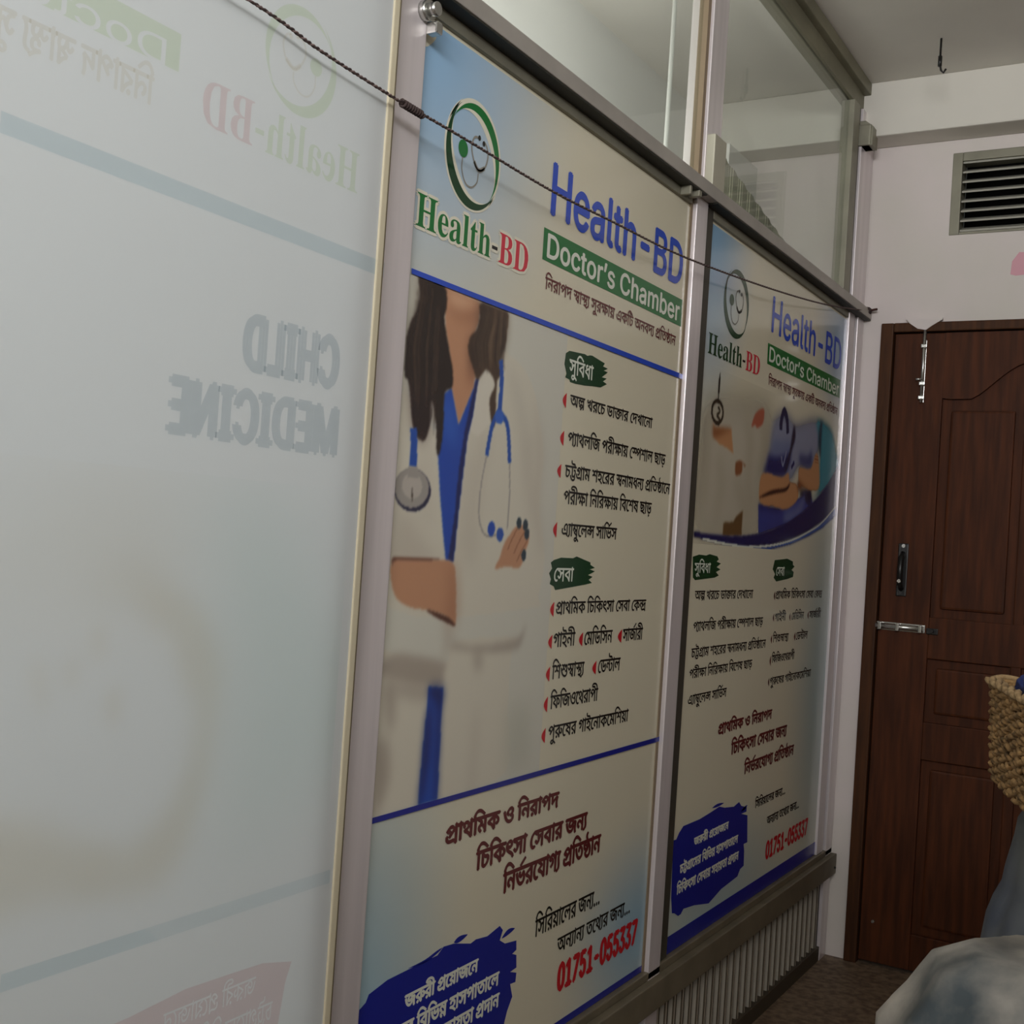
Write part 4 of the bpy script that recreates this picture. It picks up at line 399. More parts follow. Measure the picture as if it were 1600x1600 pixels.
class Photo:
    """a printed photograph: soft-edged shapes laid into a fine grid of coloured points on the plane X = x (RGBA per point)"""
    def __init__(s, x, y0, y1, z0, z1, res, base=None):
        s.x, s.y0, s.z0 = x, y0, z0; s.nu = int((y1 - y0) / res) + 1; s.nv = int((z1 - z0) / res) + 1
        s.du = (y1 - y0) / s.nu; s.dv = (z1 - z0) / s.nv
        s.U = y0 + (np.arange(s.nu + 1)) * s.du; s.V = z0 + (np.arange(s.nv + 1)) * s.dv
        s.rgb = np.zeros((s.nv + 1, s.nu + 1, 3)); s.a = np.zeros((s.nv + 1, s.nu + 1))
        if base: s.rgb[:] = base; s.a[:] = 1
    def uv(s, px, py):
        p = at(px, py, 0, s.x); return (p.y, p.z)
    def _lay(s, m, j0, j1, i0, i1, col, f, al):
        f = max(f, .55)
        r = int(math.ceil(f * 2.5)); k = np.exp(-.5 * (np.arange(-r, r + 1) / f) ** 2); k /= k.sum()
        m = np.pad(m, r, mode='edge')
        m = np.apply_along_axis(lambda t: np.convolve(t, k, 'valid'), 0, m); m = np.apply_along_axis(lambda t: np.convolve(t, k, 'valid'), 1, m)
        m = (m * al)[..., None]
        R = s.rgb[j0:j1, i0:i1]; A = s.a[j0:j1, i0:i1]; na = m[..., 0] + A * (1 - m[..., 0])
        w = m[..., 0] / np.maximum(na, 1e-6)
        s.rgb[j0:j1, i0:i1] = R * (1 - w[..., None]) + np.array(col, float) * w[..., None]; s.a[j0:j1, i0:i1] = na
    def fill(s, p, col, f=.6, al=1.0):
        p = np.array(p, float); r = int(f * 3 + 3)
        i0 = max(int((p[:, 0].min() - s.y0) / s.du) - r, 0); i1 = min(int((p[:, 0].max() - s.y0) / s.du) + r + 2, s.nu + 1)
        j0 = max(int((p[:, 1].min() - s.z0) / s.dv) - r, 0); j1 = min(int((p[:, 1].max() - s.z0) / s.dv) + r + 2, s.nv + 1)
        if i1 <= i0 or j1 <= j0: return
        X, Y = np.meshgrid(s.U[i0:i1], s.V[j0:j1]); m = np.zeros(X.shape, bool)
        for (xa, ya), (xb, yb) in zip(p, np.roll(p, -1, 0)):
            if ya == yb: continue
            m ^= ((ya <= Y) != (yb <= Y)) & (xa + (Y - ya) * (xb - xa) / (yb - ya) > X)
        s._lay(m.astype(float), j0, j1, i0, i1, col, f, al)
    def curve(s, p, closed=True):
        q = []; n = len(p); rg = range(n) if closed else range(n - 1)
        g = (lambda i: Vector(p[i % n])) if closed else (lambda i: Vector(p[min(max(i, 0), n - 1)]))
        for i in rg:
            p0, p1, p2, p3 = g(i - 1), g(i), g(i + 1), g(i + 2)
            for t in (0, .2, .4, .6, .8): q.append(tuple(0.5 * ((2 * p1) + (p2 - p0) * t + (2 * p0 - 5 * p1 + 4 * p2 - p3) * t * t + (3 * p1 - p0 - 3 * p2 + p3) * t ** 3)))
        if not closed: q.append(tuple(p[-1]))
        return q
    def poly(s, px, col, off=(0, 0), sc=1.0, smooth=True, f=.7, al=1.0):
        p = [s.uv(off[0] + a / sc, off[1] + b / sc) for a, b in px]
        s.fill(s.curve(p) if smooth else p, col, f, al)
    def line(s, px, w, col, off=(0, 0), sc=1.0, f=.6, al=1.0, taper=False, yz=False):
        p = list(px) if yz else [s.uv(off[0] + a / sc, off[1] + b / sc) for a, b in px]
        p = [Vector(t) for t in (s.curve(p, False) if len(p) > 2 else p)]; n = len(p); L, R_ = [], []
        for i in range(n):
            d = (p[min(i + 1, n - 1)] - p[max(i - 1, 0)]).normalized(); ww = w * .5 * (math.sin(math.pi * min(max(i / (n - 1), .08), .92)) if taper else 1)
            L.append((p[i].x - d.y * ww, p[i].y + d.x * ww)); R_.append((p[i].x + d.y * ww, p[i].y - d.x * ww))
        s.fill(L + R_[::-1], col, f, al)
    def ell(s, c, ry, rz, col, f=.7, al=1.0):
        c = s.uv(*c); s.fill([(c[0] + ry * math.cos(math.radians(t)), c[1] + rz * math.sin(math.radians(t))) for t in range(0, 360, 8)], col, f, al)
    def build(s, name, parent, material, layer=0):
        off = parent_world(parent); nu, nv = s.nu, s.nv
        X, Y = np.meshgrid(s.U - off.y, s.V - off.z)
        co = np.stack([np.full(X.shape, s.x + .0003 + .00025 * layer - off.x), X, Y], -1).reshape(-1, 3)
        idx = np.arange((nu + 1) * (nv + 1)).reshape(nv + 1, nu + 1)
        q = np.stack([idx[:-1, :-1], idx[:-1, 1:], idx[1:, 1:], idx[1:, :-1]], -1).reshape(-1, 4)
        al = s.a.reshape(-1)[q].max(1); q = q[al > .004]
        me = bpy.data.meshes.new(name); me.vertices.add(len(co)); me.vertices.foreach_set('co', co.ravel().astype(np.float32))
        me.loops.add(q.size); me.loops.foreach_set('vertex_index', q.ravel().astype(np.int32))
        me.polygons.add(len(q)); me.polygons.foreach_set('loop_start', (np.arange(len(q)) * 4).astype(np.int32)); me.polygons.foreach_set('loop_total', np.full(len(q), 4, np.int32))
        me.update(calc_edges=True)
        c = np.clip(s.rgb.reshape(-1, 3) / 255, 0, 1); c = np.where(c <= .04045, c / 12.92, ((c + .055) / 1.055) ** 2.4)
        at_ = me.color_attributes.new('print', 'FLOAT_COLOR', 'POINT'); at_.data.foreach_set('color', np.concatenate([c, s.a.reshape(-1, 1)], 1).ravel().astype(np.float32))
        return link(name, me, material, parent)

# ------------------------------------------------------------------ materials
ALU = mat('brushed_aluminium', (238, 230, 231), 0.34, 0.35, var=0.12, scale=30, stretch=(1, 1, 0.05))
ALU_D = mat('aluminium_shaded_side', (108, 104, 92), 0.45, 0.4, var=0.15, scale=20)
OLIVE = mat('old_aluminium', (150, 147, 130), 0.5, 0.3, var=0.2, scale=9)
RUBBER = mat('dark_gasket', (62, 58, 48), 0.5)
TRACK = mat('shaded_track', (40, 40, 34), 0.6)
WALLP = mat('pale_pink_wall_paint', (230, 219, 217), 0.75, var=0.1, scale=3, bump=0.05, rgb2=(222, 216, 208))
WALLW = mat('white_wall_paint', (228, 224, 214), 0.75, var=0.06, scale=3, bump=0.05)
CEIL = mat('ceiling_paint', (232, 228, 220), 0.85, var=0.08, scale=2.5, bump=0.05)
WOOD = mat('brown_varnished_wood', (88, 46, 22), 0.6, var=0.0, spec=.22, scale=9, stretch=(6, 6, 0.5), rgb2=(66, 34, 16), bump=0.1)
WOOD_D = mat('dark_brown_frame_wood', (84, 50, 24), 0.6, spec=.25, scale=9, stretch=(6, 6, 0.5), rgb2=(62, 36, 18), bump=0.1)
CHROME = mat('steel', (205, 205, 200), 0.25, 0.9)
BLACK = mat('black_plastic', (24, 23, 22), 0.35)
FLOORM = mat('brown_mosaic_floor', (140, 120, 98), 0.6, scale=45, rgb2=(98, 78, 62), bump=0.15)
DARK = mat('dark_void', (12, 11, 9), 0.9)

def pmat(rgb):
    """gloss-laminated print ink"""
    return mat('ink_%02x%02x%02x' % rgb, rgb, 0.16, 0.0, 0.45)
INK_BLUE = pmat((40, 82, 205)); INK_NAVY = pmat((30, 42, 150)); INK_GREEN = pmat((16, 118, 52)); INK_DGREEN = pmat((10, 66, 34))
INK_WHITE = pmat((236, 240, 226)); INK_RED = pmat((218, 52, 72)); INK_MAROON = pmat((104, 38, 38)); INK_BLACK = pmat((26, 26, 22))
INK_CRED = pmat((206, 30, 42)); INK_CREAM = pmat((238, 234, 214))

def sheet_mat(name, spots, base=(232, 225, 200)):
    """poster paper: printed colour washes at fixed places of the sheet"""
    m = bpy.data.materials.new(name); m.use_nodes = True; nt = m.node_tree; b = nt.nodes['Principled BSDF']
    b.inputs['Roughness'].default_value = 0.14; b.inputs['Specular IOR Level'].default_value = 0.45
    tc = nt.nodes.new('ShaderNodeTexCoord'); prev = None; col = lin(base)
    for (y, z, ry, rz, rgb, amt) in spots:
        mp = nt.nodes.new('ShaderNodeMapping'); mp.vector_type = 'POINT'
        mp.inputs['Location'].default_value = (0, -y / ry, -z / rz); mp.inputs['Scale'].default_value = (0.0, 1 / ry, 1 / rz)
        gr = nt.nodes.new('ShaderNodeTexGradient'); gr.gradient_type = 'SPHERICAL'
        mr = nt.nodes.new('ShaderNodeMapRange'); mr.interpolation_type = 'SMOOTHSTEP'; mr.inputs[4].default_value = amt
        mx = nt.nodes.new('ShaderNodeMix'); mx.data_type = 'RGBA'
        nt.links.new(tc.outputs['Object'], mp.inputs[0]); nt.links.new(mp.outputs[0], gr.inputs[0]); nt.links.new(gr.outputs[1], mr.inputs[0]); nt.links.new(mr.outputs[0], mx.inputs[0])
        if prev is None: mx.inputs[6].default_value = col
        else: nt.links.new(prev, mx.inputs[6])
        mx.inputs[7].default_value = lin(rgb); prev = mx.outputs[2]
    nt.links.new(prev, b.inputs['Base Color'])
    return m

def film(name, rgb, tl=0.45):
    """white frosted film that lets light through"""
    if name in _mats: return _mats[name]
    m = bpy.data.materials.new(name); m.use_nodes = True; nt = m.node_tree; b = nt.nodes['Principled BSDF']
    b.inputs['Base Color'].default_value = lin(rgb); b.inputs['Roughness'].default_value = 0.12; b.inputs['Specular IOR Level'].default_value = 0.4
    t = nt.nodes.new('ShaderNodeBsdfTranslucent'); t.inputs[0].default_value = lin(rgb)
    x = nt.nodes.new('ShaderNodeMixShader'); x.inputs[0].default_value = tl
    out = nt.nodes['Material Output']
    nt.links.new(b.outputs[0], x.inputs[1]); nt.links.new(t.outputs[0], x.inputs[2]); nt.links.new(x.outputs[0], out.inputs[0])
    _mats[name] = m
    return m
def photo_mat(name):
    m = bpy.data.materials.new(name); m.use_nodes = True; nt = m.node_tree; b = nt.nodes['Principled BSDF']
    b.inputs['Roughness'].default_value = 0.14; b.inputs['Specular IOR Level'].default_value = 0.45
    at_ = nt.nodes.new('ShaderNodeVertexColor'); at_.layer_name = 'print'
    nt.links.new(at_.outputs[0], b.inputs['Base Color']); nt.links.new(at_.outputs[1], b.inputs['Alpha'])
    return m
def ink_film(rgb):
    """see-through tinted ink on the frosted pane"""
    n = 'film_ink_%02x%02x%02x' % rgb
    if n in _mats: return _mats[n]
    m = bpy.data.materials.new(n); m.use_nodes = True; nt = m.node_tree; nt.nodes.remove(nt.nodes['Principled BSDF'])
    t = nt.nodes.new('ShaderNodeBsdfTransparent'); t.inputs[0].default_value = lin(rgb)
    nt.links.new(t.outputs[0], nt.nodes['Material Output'].inputs[0]); _mats[n] = m
    return m
def tint_photo(name):
    m = bpy.data.materials.new(name); m.use_nodes = True; nt = m.node_tree; nt.nodes.remove(nt.nodes['Principled BSDF'])
    at_ = nt.nodes.new('ShaderNodeVertexColor'); at_.layer_name = 'print'
    mx = nt.nodes.new('ShaderNodeMix'); mx.data_type = 'RGBA'; mx.inputs[6].default_value = (1, 1, 1, 1)
    t = nt.nodes.new('ShaderNodeBsdfTransparent')
    nt.links.new(at_.outputs[1], mx.inputs[0]); nt.links.new(at_.outputs[0], mx.inputs[7]); nt.links.new(mx.outputs[2], t.inputs[0]); nt.links.new(t.outputs[0], nt.nodes['Material Output'].inputs[0])
    return m
PHOTO = photo_mat('printed_photograph')
def glass(name):
    m = bpy.data.materials.new(name); m.use_nodes = True; nt = m.node_tree; nt.nodes.remove(nt.nodes['Principled BSDF'])
    tr = nt.nodes.new('ShaderNodeBsdfTransparent'); tr.inputs[0].default_value = (0.93, 0.95, 0.93, 1)
    gl = nt.nodes.new('ShaderNodeBsdfGlossy'); gl.inputs['Roughness'].default_value = 0.03
    lw = nt.nodes.new('ShaderNodeLayerWeight'); lw.inputs[0].default_value = 0.5
    pw = nt.nodes.new('ShaderNodeMath'); pw.operation = 'POWER'; pw.inputs[1].default_value = 5.0; nt.links.new(lw.outputs['Facing'], pw.inputs[0])
    fr = nt.nodes.new('ShaderNodeMapRange'); fr.inputs[3].default_value = 0.03; fr.inputs[4].default_value = 0.9; nt.links.new(pw.outputs[0], fr.inputs[0])
    x = nt.nodes.new('ShaderNodeMixShader'); nt.links.new(fr.outputs[0], x.inputs[0]); nt.links.new(tr.outputs[0], x.inputs[1]); nt.links.new(gl.outputs[0], x.inputs[2])
    df = nt.nodes.new('ShaderNodeBsdfDiffuse'); df.inputs[0].default_value = (0.6, 0.6, 0.56, 1)
    y = nt.nodes.new('ShaderNodeMixShader'); y.inputs[0].default_value = 0.07
    nt.links.new(x.outputs[0], y.inputs[1]); nt.links.new(df.outputs[0], y.inputs[2])
    nt.links.new(y.outputs[0], nt.nodes['Material Output'].inputs[0])
    return m
GLASS = glass('dusty_clear_glass')

# ================================================================== THE SETTING
ZC, YF, XR, XI, YB = 2.815, 3.9, 2.42, -.587, -1.7
def struct(name, mb, m, smooth=False):
    return tag(mb.build(name, m, None, smooth), kind='structure')
struct('floor', MB().box(XI - .1, XR + .1, YB - .1, YF + .1, -0.06, 0), FLOORM)
struct('ceiling', MB().box(XI - .1, XR + .1, YB - .1, YF + .1, ZC, ZC + .08), CEIL)
# far wall with the vent hole and the doorway cut out of it
dl, dr, dt = 0.072, 1.02, 2.057
vy0, vy1, vz0, vz1 = 0.262, 0.86, 2.335, 2.598
m = MB()
for x0, x1, z0, z1 in ((XI, dl, 0, vz0), (dl, dr, dt, vz0), (dr, XR, 0, vz0), (XI, vy0, vz0, vz1), (vy1, XR, vz0, vz1), (XI, XR, vz1, ZC)):
    m.box(x0, x1, YF, YF + 0.12, z0, z1)
wf = struct('wall_far', m, WALLP)
struct('trim_1', MB().box(XI, XR, YF - 0.12, YF, 2.640, ZC, bev=0.006), WALLW)          # the concrete beam
DIM = mat('low_bounce_wall_paint', (150, 140, 124), .8, var=.1, scale=3)  # dark tone for the unseen walls, chosen to cut bounce light
m = MB()                                                                              # side wall with a high opening added for the side light
for y0, y1, z0, z1 in ((YB, -1.32, 0, ZC), (-.18, YF, 0, ZC), (-1.32, -.18, 0, 2.15), (-1.32, -.18, 2.65, ZC)):
    m.box(XR, XR + .1, y0, y1, z0, z1)
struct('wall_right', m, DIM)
m = MB()                                                                              # wall of the passage behind the partition, with an opening added for the backlight
for y0, y1, z0, z1 in ((YB, -.55, 0, ZC), (1.75, YF, 0, ZC), (-.55, 1.75, 0, .25), (-.55, 1.75, 2.05, ZC)):
    m.box(XI - .1, XI, y0, y1, z0, z1)
struct('wall_inner', m, mat('white_inner_wall_paint', (238, 238, 236), .75, var=.04, scale=3))
m = MB()                                                                              # wall behind the viewer, with an opening added for the back light
for x0, x1, z0, z1 in ((XI, .75, 0, ZC), (2.35, XR, 0, ZC), (.75, 2.35, 0, 2.12), (.75, 2.35, 2.68, ZC)):
    m.box(x0, x1, YB - .1, YB, z0, z1)
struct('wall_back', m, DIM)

# ---- the wooden door
D = tag(empty('door_1', (dl, YF, 0)), kind='structure')
ft = 0.040
MB().box(dl, dl + ft, YF - .018, YF + .1, 0, dt, .004).box(dr - ft, dr, YF - .018, YF + .1, 0, dt, .004).box(dl + ft, dr - ft, YF - .018, YF + .1, dt - .030, dt, .004).build('door_frame', WOOD_D, D)
lx0, lx1, lz0, lz1 = dl + ft + .004, dr - ft - .004, .012, dt - .034
yb, yf_ = YF + .045, YF - .004                       # back and front of the leaf
px0, px1, mid0, mid1 = .272, .800, .518, .548         # panel columns
m = MB()
m.box(lx0, px0, yf_, yb, lz0, lz1, .003).box(px1, lx1, yf_, yb, lz0, lz1, .003)
m.box(px0, px1, yf_, yb, lz0, .125, .003).box(px0, px1, yf_, yb, .672, .790, .003).box(px0, px1, yf_, yb, .990, 1.120, .003)
arch = [(px0, lz1)] + [(px0, 1.815)]
for i in range(1, 24):
    t = i / 24.0; x = px0 + (px1 - px0) * t
    arch.append((x, 1.812 + .115 * (math.sin(math.pi * min(max((t - .16) / .68, 0), 1)) ** 1.4)))
arch += [(px1, 1.815), (px1, lz1)]
m.prism(arch, 1, yf_, yb)
m.box(mid0, mid1, yf_ + .002, yb, 1.115, 1.90, .003).box(mid0, mid1, yf_ + .002, yb, .12, .68, .003).box(mid0, mid1, yf_ + .002, yb, .785, .995, .003)
leaf = m.build('door_leaf', WOOD, D)
k = 0
for (a, b) in ((px0, mid0), (mid1, px1)):
    for (z0, z1) in ((.125, .672), (.790, .990), (1.120, 1.93)):
        pm_ = MB().box(a - .004, b + .004, yf_ + .016, yb - .004, z0 - .004, min(z1 + .004, lz1))
        if z1 < 1.5: pm_.box(a + .028, b - .028, yf_ + .006, yf_ + .02, z0 + .028, z1 - .028, .008)
        else: pm_.box(a + .028, b - .028, yf_ + .006, yf_ + .02, z0 + .028, 1.775, .008)
        pm_.build('door_panel', WOOD, leaf)
# pull handle, tower bolt, barrel bolt, hook eye
hz0, hz1, hx = 1.183, 1.336, .182
h = MB().box(hx - .016, hx + .016, yf_ - .006, yf_, hz0 - .004, hz1 + .012, .003)
h.tube([(hx, yf_ - .004, hz0 + .02), (hx, yf_ - .030, hz0 + .035), (hx, yf_ - .036, (hz0 + hz1) / 2), (hx, yf_ - .030, hz1 - .035), (hx, yf_ - .004, hz1 - .02)], .0085, 10)
ho = h.build('pull_handle', BLACK, D); tag(ho, 'black pull handle')
MB().tube([(hx, yf_ - .008, hz1 + .004), (hx, yf_ - .004, hz1 + .004)], .006).tube([(hx, yf_ - .041, hz0 + .045), (hx, yf_ - .044, hz0 + .045)], .006).build('screw', CHROME, ho)
b = MB().box(.204, .216, yf_ - .004, yf_, 1.80, 2.0, .001).tube([(.210, yf_ - .010, 1.80), (.210, yf_ - .010, 2.036)], .0055)
for z in (1.815, 1.86, 1.98): b.box(.201, .219, yf_ - .017, yf_, z - .006, z + .006, .002)
bo = b.build('tower_bolt', CHROME, D); tag(bo, 'steel bolt standing upright at the top of the door')
MB().tube([(.210, yf_ - .012, 1.873), (.192, yf_ - .02, 1.873)], .004).build('bolt_knob', CHROME, bo)
b = MB().box(.112, .262, yf_ - .004, yf_, 1.068, 1.094, .002).tube([(.112, yf_ - .013, 1.081), (.258, yf_ - .013, 1.081)], .009)
for x in (.125, .18, .25): b.box(x - .005, x + .005, yf_ - .024, yf_, 1.069, 1.093, .002)
bo = b.build('barrel_bolt', CHROME, D); tag(bo, 'pale steel barrel bolt lying across the stile')
MB().box(.266, .302, yf_ - .006, yf_, 1.066, 1.086, .003).tube([(.285, yf_ - .004, 1.078), (.285, yf_ - .022, 1.078)], .006).build('bolt_staple', BLACK, bo)
MB().tube([(.157, yf_, .142), (.157, yf_ - .012, .142)], .005, 8).build('door_stud', CHROME, D)
# plaster smeared over the frame's top edge
MB().prism([(.150, dt + .012), (.160, dt - .002), (.187, dt - .021), (.213, dt - .026), (.232, dt - .012), (.262, dt + .006), (.262, dt + .012)], 1, YF - .020, YF - .006).build('plaster_chip', WALLP, D)

# ---- louvred vent in the far wall
V = tag(empty('louvre_vent', (vy0, YF, vz0)), 'grey framed louvre vent with black gaps set in the wall above the brown door', 'vent')
MB().box(vy0, vy0 + .030, YF - .004, YF + .07, vz0, vz1, .003).box(vy1 - .03, vy1, YF - .004, YF + .07, vz0, vz1, .003).box(vy0 + .03, vy1 - .03, YF - .004, YF + .07, vz1 - .028, vz1, .003).box(vy0 + .03, vy1 - .03, YF - .004, YF + .07, vz0, vz0 + .008, .002).build('vent_frame', OLIVE, V)
MB().box(vy0 + .03, vy1 - .03, YF + .075, YF + .085, vz0, vz1).build('vent_backing', DARK, V)
SLAT = mat('pale_slat', (170, 168, 156), 0.5)
n = 8
for i in range(n):
    z = vz0 + .014 + i * (vz1 - vz0 - .045) / (n - 1)
    MB().prism([(YF + .004, z - .0035), (YF + .0045, z + .0025), (YF + .05, z + .021), (YF + .05, z + .017)], 0, vy0 + .031, vy1 - .031).build('vent_slat', SLAT, V)

# ---- wire hook in the ceiling
hk = at(1471, 60, 2, ZC); zb = at(1471, 114, 1, hk.y).z
tag(MB().tube([(hk.x, hk.y, ZC), (hk.x, hk.y, zb + .03), (hk.x + .004, hk.y, zb + .008), (hk.x + .011, hk.y, zb), (hk.x + .018, hk.y, zb + .01)], .0032, 6).tube([(hk.x, hk.y, zb + .05), (hk.x, hk.y, zb + .02)], .006, 6).build('ceiling_hook', BLACK), 'thin dark wire hook hanging from the ceiling near the beam', 'hook')
# pink paint patch and small nail on the far wall
PINK = mat('pink_paint', (228, 172, 184), 0.7)
tag(MB().prism([(.452, 2.20), (.468, 2.195), (.53, 2.20), (.53, 2.262), (.474, 2.268), (.455, 2.24)], 1, YF - .0012, YF).build('paint_patch', PINK, wf), 'pink paint patch')
tag(MB().tube([(.014, YF, .294), (.012, YF - .022, .296), (.034, YF - .03, .290)], .0035, 6).build('wall_nail', BLACK), 'small bent dark nail sticking out of the white wall left of the door', 'nail')

# ================================================================== THE PARTITION
WL = tag(empty('wall_left', (0, 0, 0)), kind='structure')       # boards and kick panels
P = tag(empty('trim_2', (0, 0, 0)), kind='structure')            # the aluminium framework
PF = 0.012                                             # front of the posts
p1a, p1b = 1.250, at(641, 430, 0, PF).y                # post between the sliding pane and the first poster
p2a, p2b = at(1072.5, 590, 0, PF).y, at(1090, 590, 0, PF).y
p2c = p2b + .050
s3a, s3b, s3c, s3d = 3.735, 3.800, 3.822, 3.893
RZ0, RZ1 = 2.072, 2.102
KZ0, KZ1 = 0.268, 0.352
def post(name, y0, y1, z0, z1, m_, x0=-.04, x1=PF, bev=.002): return MB().box(x0, x1, y0, y1, z0, z1, bev).build(name, m_, P)
post('post', p1a, p1b, 0, RZ0, ALU); post('post', p2a, p2b, 0, RZ0, ALU); post('post', s3c, s3d, 0, RZ0, ALU)
post('stile', s3a, s3b, KZ1, RZ0, ALU, x1=.008); post('gasket', s3b, s3c, 0, RZ0, RUBBER, x1=.002)
tag(post('gasket', p2b, p2c, KZ1, RZ0, RUBBER, x1=.006), 'dark strip beside the middle post')
# thin brown putty line along the first poster's right edge
post('gasket', p2a - .012, p2a, KZ1, RZ0, mat('brown_putty', (140, 122, 98), .7), x0=-.01, x1=.002, bev=.0005)
# top rail with the sliding track under it, underside shade put into its dark colour
XT = 0.036
MB().box(-.04, XT, -1.2, s3d, RZ0, RZ1, .002).build('top_rail', mat('rail_metal', (184, 178, 170), .45, .25, var=.2, scale=7), P)
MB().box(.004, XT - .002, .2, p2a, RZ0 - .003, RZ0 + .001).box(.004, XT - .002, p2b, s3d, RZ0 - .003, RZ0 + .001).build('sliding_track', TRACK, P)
post('glazing_bead', p1b, p2a - .012, 2.050, RZ0, OLIVE, x0=-.01, x1=.006)
post('glazing_bead', p2c, s3a, 2.050, RZ0, OLIVE, x0=-.01, x1=.006)
# track end stops seen under the rail by the middle post
MB().box(.006, .030, p2a - .085, p2a - .075, RZ0 - .022, RZ0, .002).box(.006, .034, p2a - .045, p2a - .030, RZ0 - .016, RZ0, .002).build('track_stop', OLIVE, P)
# bottom rail and ribbed kick panels
MB().box(-.04, .030, p1b, s3d, KZ0, KZ1 - .02, .003).box(-.04, .012, p1b, s3d, KZ1 - .02, KZ1 - .001, .003).build('bottom_rail', mat('bottom_rail_metal', (128, 118, 98), .5, .2, var=.2), P)
MB().box(-.03, .010, p1b, s3d, 0, .045, .002).build('plinth', mat('plinth_metal', (70, 60, 46), .6), P)
KICKM = [mat('kick_sheet', (92, 82, 66), .5, .1, var=.15), mat('kick_ridge', (190, 182, 166), .45, .2)]
def kick(y0, y1):
    mb = MB().box(-.02, -.012, y0, y1, .02, KZ0)
    n_ = int((y1 - y0) / .049); st = (y1 - y0) / n_
    for i in range(n_):
        c = y0 + (i + .5) * st
        mb.prism([(-.013, c - .013), (.004, c - .006), (.004, c + .006), (-.013, c + .013)], 2, .03, KZ0) if False else mb.box(-.013, .003, c - .007, c + .007, .03, KZ0, .003, mi=1)
    return mb.build('kick_panel', KICKM, P)
kick(p1b, p2a); kick(p2b, s3c)
# posters' carrier boards
MB().box(-.012, -.002, p1b - .01, p2a, KZ1 - .01, RZ0).box(-.012, -.002, p2b, s3a + .02, KZ1 - .01, RZ0).build('infill_board', mat('cream_board', (226, 220, 196), .4), WL)
# transom: upper rail, mullions, panes
TZ = 2.722
MB().box(-.05, .0, -1.2, s3d, TZ, ZC - .002, .003).box(-.05, .022, -1.2, s3d, 2.775, ZC - .002, .003).build('transom_rail', mat('olive_metal', (138, 134, 112), .5, .25, var=.25, scale=6), P)
m1a, m1b = 2.472, 2.560
post('mullion', m1a, m1b, RZ1, TZ, ALU, x0=-.045, x1=.010)
post('gasket', m1a - .016, m1a, RZ1, TZ, mat('brown_putty', (140, 122, 98), .7), x0=-.02, x1=.002, bev=.0005)
post('mullion', 3.745, s3d, RZ1, TZ, ALU, x0=-.045, x1=.010)
post('gasket', 3.722, 3.745, RZ1, TZ, RUBBER, x0=-.03, x1=.002, bev=.0005)
post('stile', 3.655, 3.722, RZ1, TZ, OLIVE, x0=-.035, x1=.006)
MB().box(-.03, .030, m1a + .004, m1b - .012, RZ1, 2.222, .003).build('mullion_shoe', mat('grey_shoe_metal', (190, 186, 168), .5, .2), P)
# the beam end boxed in at the corner
MB().box(-.04, .040, 3.735, 3.80, 2.600, 2.668, .006).prism([(.0, 2.60), (.045, 2.60), (.045, 2.66), (.02, 2.68), (.0, 2.68)], 1, 3.74, 3.80).build('beam_cap', OLIVE, P)
w1 = tag(MB().box(-.016, -.010, -1.0, m1a - .016, RZ1, TZ).build('window_1', GLASS), kind='structure')
w2 = tag(MB().box(-.016, -.010, m1b, 3.655, RZ1, TZ).build('window_2', GLASS), kind='structure')

# door-stop bolt at the head of the first post
bl = at(662, 18, 0, PF)
B_ = tag(empty('stop_bolt', (PF, bl.y, bl.z)), 'shiny steel stop bolt at the top of the post left of the woman doctor poster', 'bolt')
MB().tube([(PF, bl.y, bl.z), (PF + .012, bl.y, bl.z)], .015, 14).tube([(PF + .012, bl.y, bl.z), (PF + .026, bl.y, bl.z)], .010, 12).build('bolt_head', CHROME, B_)
MB().box(PF, PF + .02, bl.y + .008, bl.y + .024, bl.z - .030, bl.z - .012, .003).build('bolt_tab', CHROME, B_)

# behind the transom glass
tag(MB().tube([(-.045, 2.375, 0), (-.045, 2.375, ZC)], .0055, 8).build('white_conduit', mat('white_pvc', (240, 240, 236), .4)), 'thin white conduit running upright behind the transom glass', 'pipe')
RIDGE = mat('grey_green_reflection', (150, 148, 126), .55)
mb = MB()
N = 44
for i in range(N):
    y0 = 2.84 + i * .0125; zt = 2.305 - i * .0022
    d = .0022 * math.sin(i * 1.1)
    mb.box(-.115 + d, -.10 + d, y0, y0 + .0125, 0, zt)
tag(mb.build('reflection_sheet', RIDGE), 'grey green ribbed sheet standing in for a reflection in the transom glass', 'sheet')  # sheet added in place of a reflection in the glass
tag(MB().box(-.34, -.31, 3.43, 3.69, 0, 2.545, .002).build('bright_patch_board', mat('bright_patch_board', (246, 244, 240), .6)), 'small white board added for a bright patch in the transom glass', 'board')  # invented board stands in for a bright patch of light in the glass

